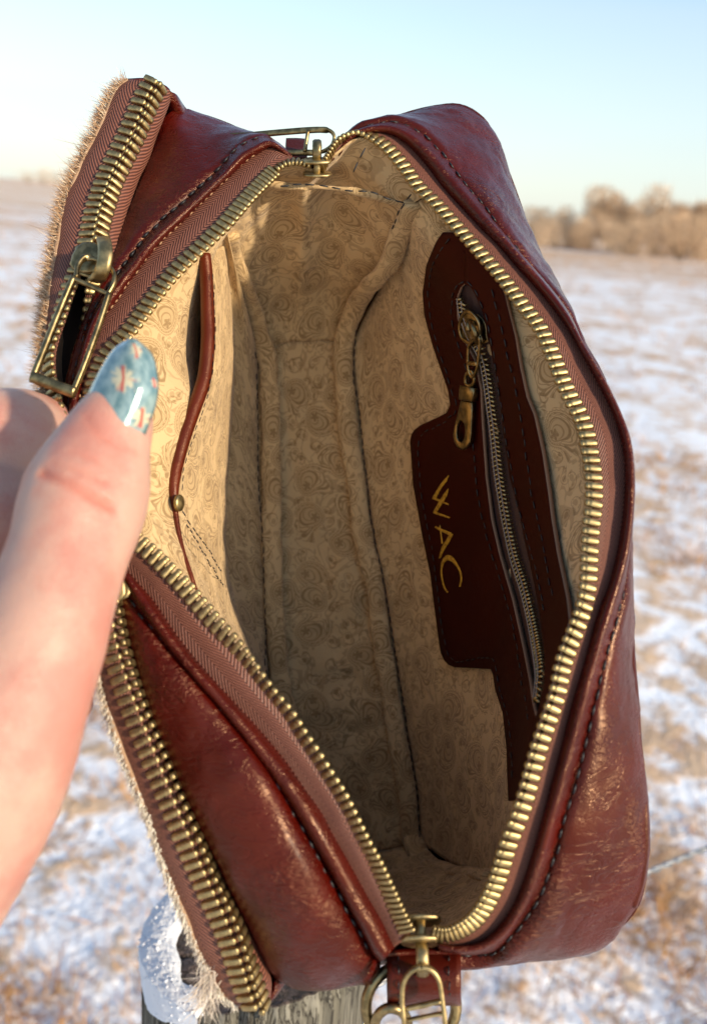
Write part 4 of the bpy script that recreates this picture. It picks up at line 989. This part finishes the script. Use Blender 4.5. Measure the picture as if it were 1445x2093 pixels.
# strap tab behind the top slider
tb = rows_to([crv([(584,290,.318),(606,290,.319),(628,292,.320)], 20), crv([(584,330,.312),(606,331,.312),(628,332,.312)], 20)], 10); sheet('strap_tab', tb, MATS['piping'], bag, solid=.003)

# pocket zip slider and its long rectangular pull
tdir = np.array(P(172, 560, .284))-np.array(P(196, 480, .286))
pn_ = -F_v*.9-R_*.15+U_*.15
s3 = slider('zip_slider', P(184, 532, .2785), np.cross(tdir, pn_), tdir, pn_, .98, 'brassdark', bail=False)
mb = MB(); bar(mb, [(212,489,.2785),(215,500,.2745),(216,520,.272),(212,545,.2715),(204,565,.2735),(194,572,.276)], .0022, .0010, n=24, side=R_)
mb.obj('slider_bridge', MATS['brass'], s3)
mb = MB(); ds = [.2715, .270, .268, .262, .262]
bar(mb, [(157,568,.270),(160,545,.2715),(172,528,.273),(188,528,.274),(215,540,.274),(232,556,.273),(234,578,.271),(222,602,.270)], .0007, .0011, n=60, side=R_)
bar(mb, [(152,570,.2695),(184,584,.2695),(222,602,.2695)], .0007, .0011, n=16)
bar(mb, [(152,566,.2695),(125,630,.267),(95,705,.2635),(70,768,.2605)], .0009, .0012, n=30, side=R_)
bar(mb, [(224,600,.2695),(205,660,.267),(178,735,.2635),(152,800,.2605)], .0008, .0012, n=30, side=R_)
bar(mb, [(66,770,.2605),(108,786,.2605),(154,803,.2605)], .0017, .0015, n=16, side=U_)
mb.obj('puller', MATS['brassdark'], s3)
# the second slider of the pocket zip, half hidden by the thumb
slider('zip_slider', P(232, 1200, .248), np.cross(np.array(P(240,1260,.247))-np.array(P(222,1160,.25)), -F_v), np.array(P(240,1260,.247))-np.array(P(222,1160,.25)), -F_v*.9-R_*.2, .8, 'brass')

# tab, ring and clip at the bottom end
def strapend():
    c = P(863, 1985, .252)
    cen = [(0, 1932, .262), (0, 1950, .2515), (0, 1985, .2465), (0, 2020, .2455), (0, 2042, .249), (0, 2046, .255), (0, 2030, .261), (0, 1985, .265), (0, 1940, .268)]
    G = []
    for k in np.linspace(0, 1, 14):
        rowp = [(798+k*136+(0 if y < 1945 else (k-.5)*14), y, d) for _, y, d in cen]; G.append(resample(smooth_poly(np.array([P(*q) for q in rowp]), 6), 50))
    t_, g_ = sheet('strap_tab', np.array(G), MATS['piping'], bag, solid=.0022)
    for k in (2, 11): stitches('stitching', toward(np.array(G[k][3:26]), .0016), t_, L=.0028, gap=.0006, r=.00022)
    mb = MB(); rc = []
    for t in np.linspace(0, 2*math.pi, 48, endpoint=False): rc.append(np.array(P(840+92*math.cos(t), 2058+88*math.sin(t), .254+.003*math.cos(t))))
    mb.tube(np.array(rc), .0016, 10, closed=True, side=F_v); ring = mb.obj('ring', MATS['brassdark'], bag)
    mb = MB(); rc = []
    for t in np.linspace(0, 2*math.pi, 30, endpoint=False): rc.append(np.array(P(800+34*math.cos(t), 2098+38*math.sin(t), .250+.003*math.sin(t))))
    mb.tube(np.array(rc), .0014, 8, closed=True, side=F_v); mb.obj('strap_clip', MATS['brassdark'], bag)
strapend()
# short leather loop joining gusset bottoms under the slider
sheet('end_panel', rows_to([crv([(776,1950,.004),(830,1946,.006),(880,1944,.006),(950,1944,.006)], 40), crv([(772,1968,.014),(830,1958,.018),(880,1954,.018),(955,1950,.02)], 40)], 10), MATS['leather'], bag, solid=.0015)

# ================================================================== HAND
def skin_mat():
    m, nt, b = new_mat('skin', (.66, .40, .31), .45, sss=.35, spec=.4); x, y, z, v = coords(nt, 'Object')
    n = nz(nt, v, 55, 4); n2 = nz(nt, v, 900, 3)
    fine_ = nz(nt, v, 260, 3)
    sk = colmix(nt, (n*.8+n2*.1+fine_*.1).step(.38, .64), (.53, .315, .24), (.49, .21, .16))
    at = nt.nodes.new('ShaderNodeVertexColor'); at.layer_name = 'Fold'; sf = nt.nodes.new('ShaderNodeSeparateColor'); nt.links.new(at.outputs[0], sf.inputs[0])
    nt.links.new(colmix(nt, X(nt, sf.outputs[0])*.75, sk, (.50, .13, .08)), b.inputs['Base Color'])
    b.inputs['Subsurface Radius'].default_value = (.004, .0018, .0011); b.inputs['Subsurface Scale'].default_value = 1
    ln_ = nz(nt, scaled(nt, v, (260, 260, 900)), 1, 3); vo_ = node(nt, 'ShaderNodeTexVoronoi', {'Vector': v, 'Scale': 1400.0}, feature='DISTANCE_TO_EDGE'); cell = X(nt, vo_.outputs['Distance']).step(0, .2)
    pb = bump(nt, b, cell, .00012, .5); bump(nt, b, n2*.4+ln_*.6, .0004, .5, pb); return m
def hand():
    T = [(260,780,.2235,.0058),(252,815,.2225,.0068),(233,866,.2210,.0094),(203,938,.2185,.0119),(174,1020,.2150,.0146),(144,1120,.2092,.0136),(108,1235,.2035,.0136),(66,1350,.199,.0146),(10,1480,.196,.0166),(-70,1620,.196,.0200),(-150,1750,.2,.0215),(-250,1880,.212,.024),(-440,2050,.23,.028),(-800,2350,.24,.031)]
    I = [(-250,1880,.222,.022),(-330,1500,.24,.022),(-250,1180,.25,.018),(-130,990,.250,.0185),(-10,925,.252,.0172),(60,895,.264,.0135),(105,895,.280,.0105),(150,905,.305,.0090),(200,925,.332,.0082),(232,950,.352,.0070)]
    Mf = [(-330,1550,.24,.024),(-300,1330,.26,.019),(-170,1190,.275,.0135),(-40,1130,.288,.0108),(70,1110,.308,.0095),(160,1115,.332,.0088),(215,1120,.352,.0075)]
    Rf = [(-330,1550,.245,.024),(-330,1480,.272,.018),(-180,1370,.292,.0130),(-50,1320,.305,.0104),(60,1300,.320,.0093),(150,1295,.338,.0086),(225,1290,.358,.0072)]
    Lf = [(-350,1750,.235,.024),(-350,1640,.28,.016),(-210,1540,.302,.0112),(-80,1490,.312,.0088),(20,1465,.325,.0078),(100,1450,.34,.0070),(160,1440,.352,.006)]
    bm = bmesh.new()
    for ch in (T, I, Mf, Rf, Lf):
        a = smooth_poly([c[:4] for c in ch], 12)
        last = None
        for q in a:
            p = P(q[0], q[1], q[2])
            if last is not None and (p-last).length < q[3]*.12: continue
            last = p; bmesh.ops.create_icosphere(bm, subdivisions=3, radius=q[3], matrix=Matrix.Translation(p))
    # flat pad that fills the web between thumb and index
    for k in np.linspace(0, 1, 12):
        p = P(-30-k*250, 1080+k*540, .240-k*.015); bmesh.ops.create_icosphere(bm, subdivisions=3, radius=.0175+.004*k, matrix=Matrix.Translation(p))
    me = bpy.data.meshes.new('tmp'); bm.to_mesh(me); bm.free(); o = bpy.data.objects.new('tmp', me); COL.objects.link(o)
    r_ = o.modifiers.new('r', 'REMESH'); r_.mode = 'VOXEL'; r_.voxel_size = .0010
    s_ = o.modifiers.new('s', 'SMOOTH'); s_.iterations = 14; s_.factor = .6
    dg = bpy.context.evaluated_depsgraph_get(); em = bpy.data.meshes.new_from_object(o.evaluated_get(dg)); bpy.data.objects.remove(o)
    nv = len(em.vertices); co = np.zeros(nv*3); em.vertices.foreach_get('co', co); co = co.reshape(-1, 3)
    no = np.zeros(nv*3); em.vertices.foreach_get('normal', no); no = no.reshape(-1, 3)
    # creases over the joint of the thumb
    fold = np.zeros(nv)
    for pts, w_, dpt_ in (([(85,965,.203),(130,985,.2015),(180,1010,.2012),(235,1038,.203)], .0011, .00075), ([(110,950,.204),(160,965,.2025),(215,985,.2035)], .0009, .00035), ([(80,1010,.202),(130,1030,.2005),(190,1062,.201)], .0010, .00035), ([(95,985,.2025),(150,1008,.201),(205,1045,.2015)], .0007, .00030), ([(60,1040,.203),(110,1058,.2008),(160,1085,.2005)], .0008, .00025), ([(150,925,.205),(195,940,.2042),(245,960,.205)], .0007, .0002), ([(176,850,.2105),(200,885,.2085),(240,905,.2085),(292,925,.213)], .0007, .00025)):
        c = crv(pts, 60); sel = np.where(np.linalg.norm(co-c[30], axis=1) < .03)[0]; dd = np.sqrt(((co[sel][:, None]-c[None])**2).sum(2)).min(1)
        co[sel] -= no[sel]*(np.exp(-(dd/w_)**2)*dpt_*1.25)[:, None]; fold[sel] = np.maximum(fold[sel], np.exp(-(dd/(w_*1.3))**2)*min(1, dpt_/.0007))
    fn = np.array([noise.fractal(Vector(p)*70, 1, 2, 3) for p in co]); co += no*(fn*.00035)[:, None]
    c0 = co.mean(0); em.vertices.foreach_set('co', (co-c0).ravel()); em.polygons.foreach_set('use_smooth', [True]*len(em.polygons)); em.update()
    fa = em.color_attributes.new('Fold', 'FLOAT_COLOR', 'POINT'); fc_ = np.ones((nv, 4)); fc_[:, 0] = fold; fa.data.foreach_set('color', fc_.astype(np.float32).ravel())
    em.name = 'person'; em.materials.clear(); em.materials.append(skin_mat()); o = bpy.data.objects.new('person', em); COL.objects.link(o); place(o, Vector(c0), None)
    tag(o, 'hand reaching in from the left, thumb with teal flowered nail pinching the bag rim', 'person')
    bv = BVHTree.FromObject(o, bpy.context.evaluated_depsgraph_get()) if False else None
    # thumbnail
    Lr = [(176,836),(183,806),(197,776),(211,750),(225,727),(240,709),(253,701)]
    Rr = [(290,904),(304,868),(316,835),(323,795),(320,758),(310,724),(289,702)]
    nr, nc = 26, 25; lw_ = smooth_poly([(a, b_, 0) for a, b_ in Lr], 8)[:, :2]; rw_ = smooth_poly([(a, b_, 0) for a, b_ in Rr], 8)[:, :2]; V = []; UV = []
    ii = np.linspace(0, len(lw_)-1, nr)
    for i in range(nr):
        t = i/(nr-1); a = lw_[int(ii[i])]; b_ = rw_[int(ii[i])]
        for j in range(nc):
            u = j/(nc-1)*2-1; k = (u+1)/2
            x_ = a[0]+(b_[0]-a[0])*k; y_ = a[1]+(b_[1]-a[1])*k
            cut = (1-t)**3*18*(1-u*u)   # rounded root of the nail
            x_ -= cut*.35; y_ += cut*.55
            tipc = t**4*(1-u*u)*8; y_ -= tipc
            dpx = .2115+.0045*t+.0052*u*u*(.65+.35*(1-t))
            V.append(P(x_, y_, dpx)); UV.append((k, t))
    m, nt, b = new_mat('painted nail', (.16, .36, .38), .12, coat=1, metal=.15); x, y, z, v = coords(nt)
    bs = nz(nt, v, 6, 5); teal = colmix(nt, bs.step(.35, .65), (.10, .19, .20), (.25, .35, .34))
    yy = y*1.65
    def leaf(cx, cy, R0, n, ph, stretch=1.0):
        dx, dy = x-cx, (yy-cy)*stretch; r = (dx*dx+dy*dy).sqrt(); th = dy.atan2(dx)
        rr_ = (((th+ph)*(n/2)).cos().abs())*R0*.40+R0*.50+nz(nt, v, 14, 4)*R0*1.3-R0*.65
        return (r/rr_).step(1.25, .6), r, th, dx, dy
    cur = teal
    for cx, cy, R0, n, ph in ((.40, .80, .25, 9, .4), (.55, 1.36, .18, 8, .9), (.86, .36, .17, 7, .2), (.92, .92, .08, 6, .2)):
        mk, r, th, dx, dy = leaf(cx, cy, R0, n, ph); cur = colmix(nt, mk*.85, cur, (.62, .54, .34))
        st_ = ((dx*1.0+dy*.25).abs()).step(.035, .012)*(dy.abs()).step(R0*.95, R0*.7); st2 = (((th*3.5+1).sin()).step(.75, .95))*((r-R0*.6).abs().step(R0*.4, R0*.2))
        cur = colmix(nt, ((st_+st2*.45).clamp())*.9, cur, (.46, .06, .035))
    nt.links.new(cur, b.inputs['Base Color']); gl = nz(nt, v, 160, 2); bump(nt, b, gl, .0001, .12)
    mesh_obj('thumbnail', V, grid_faces(nr, nc), m, o, UV, solid=.0006)
hand()
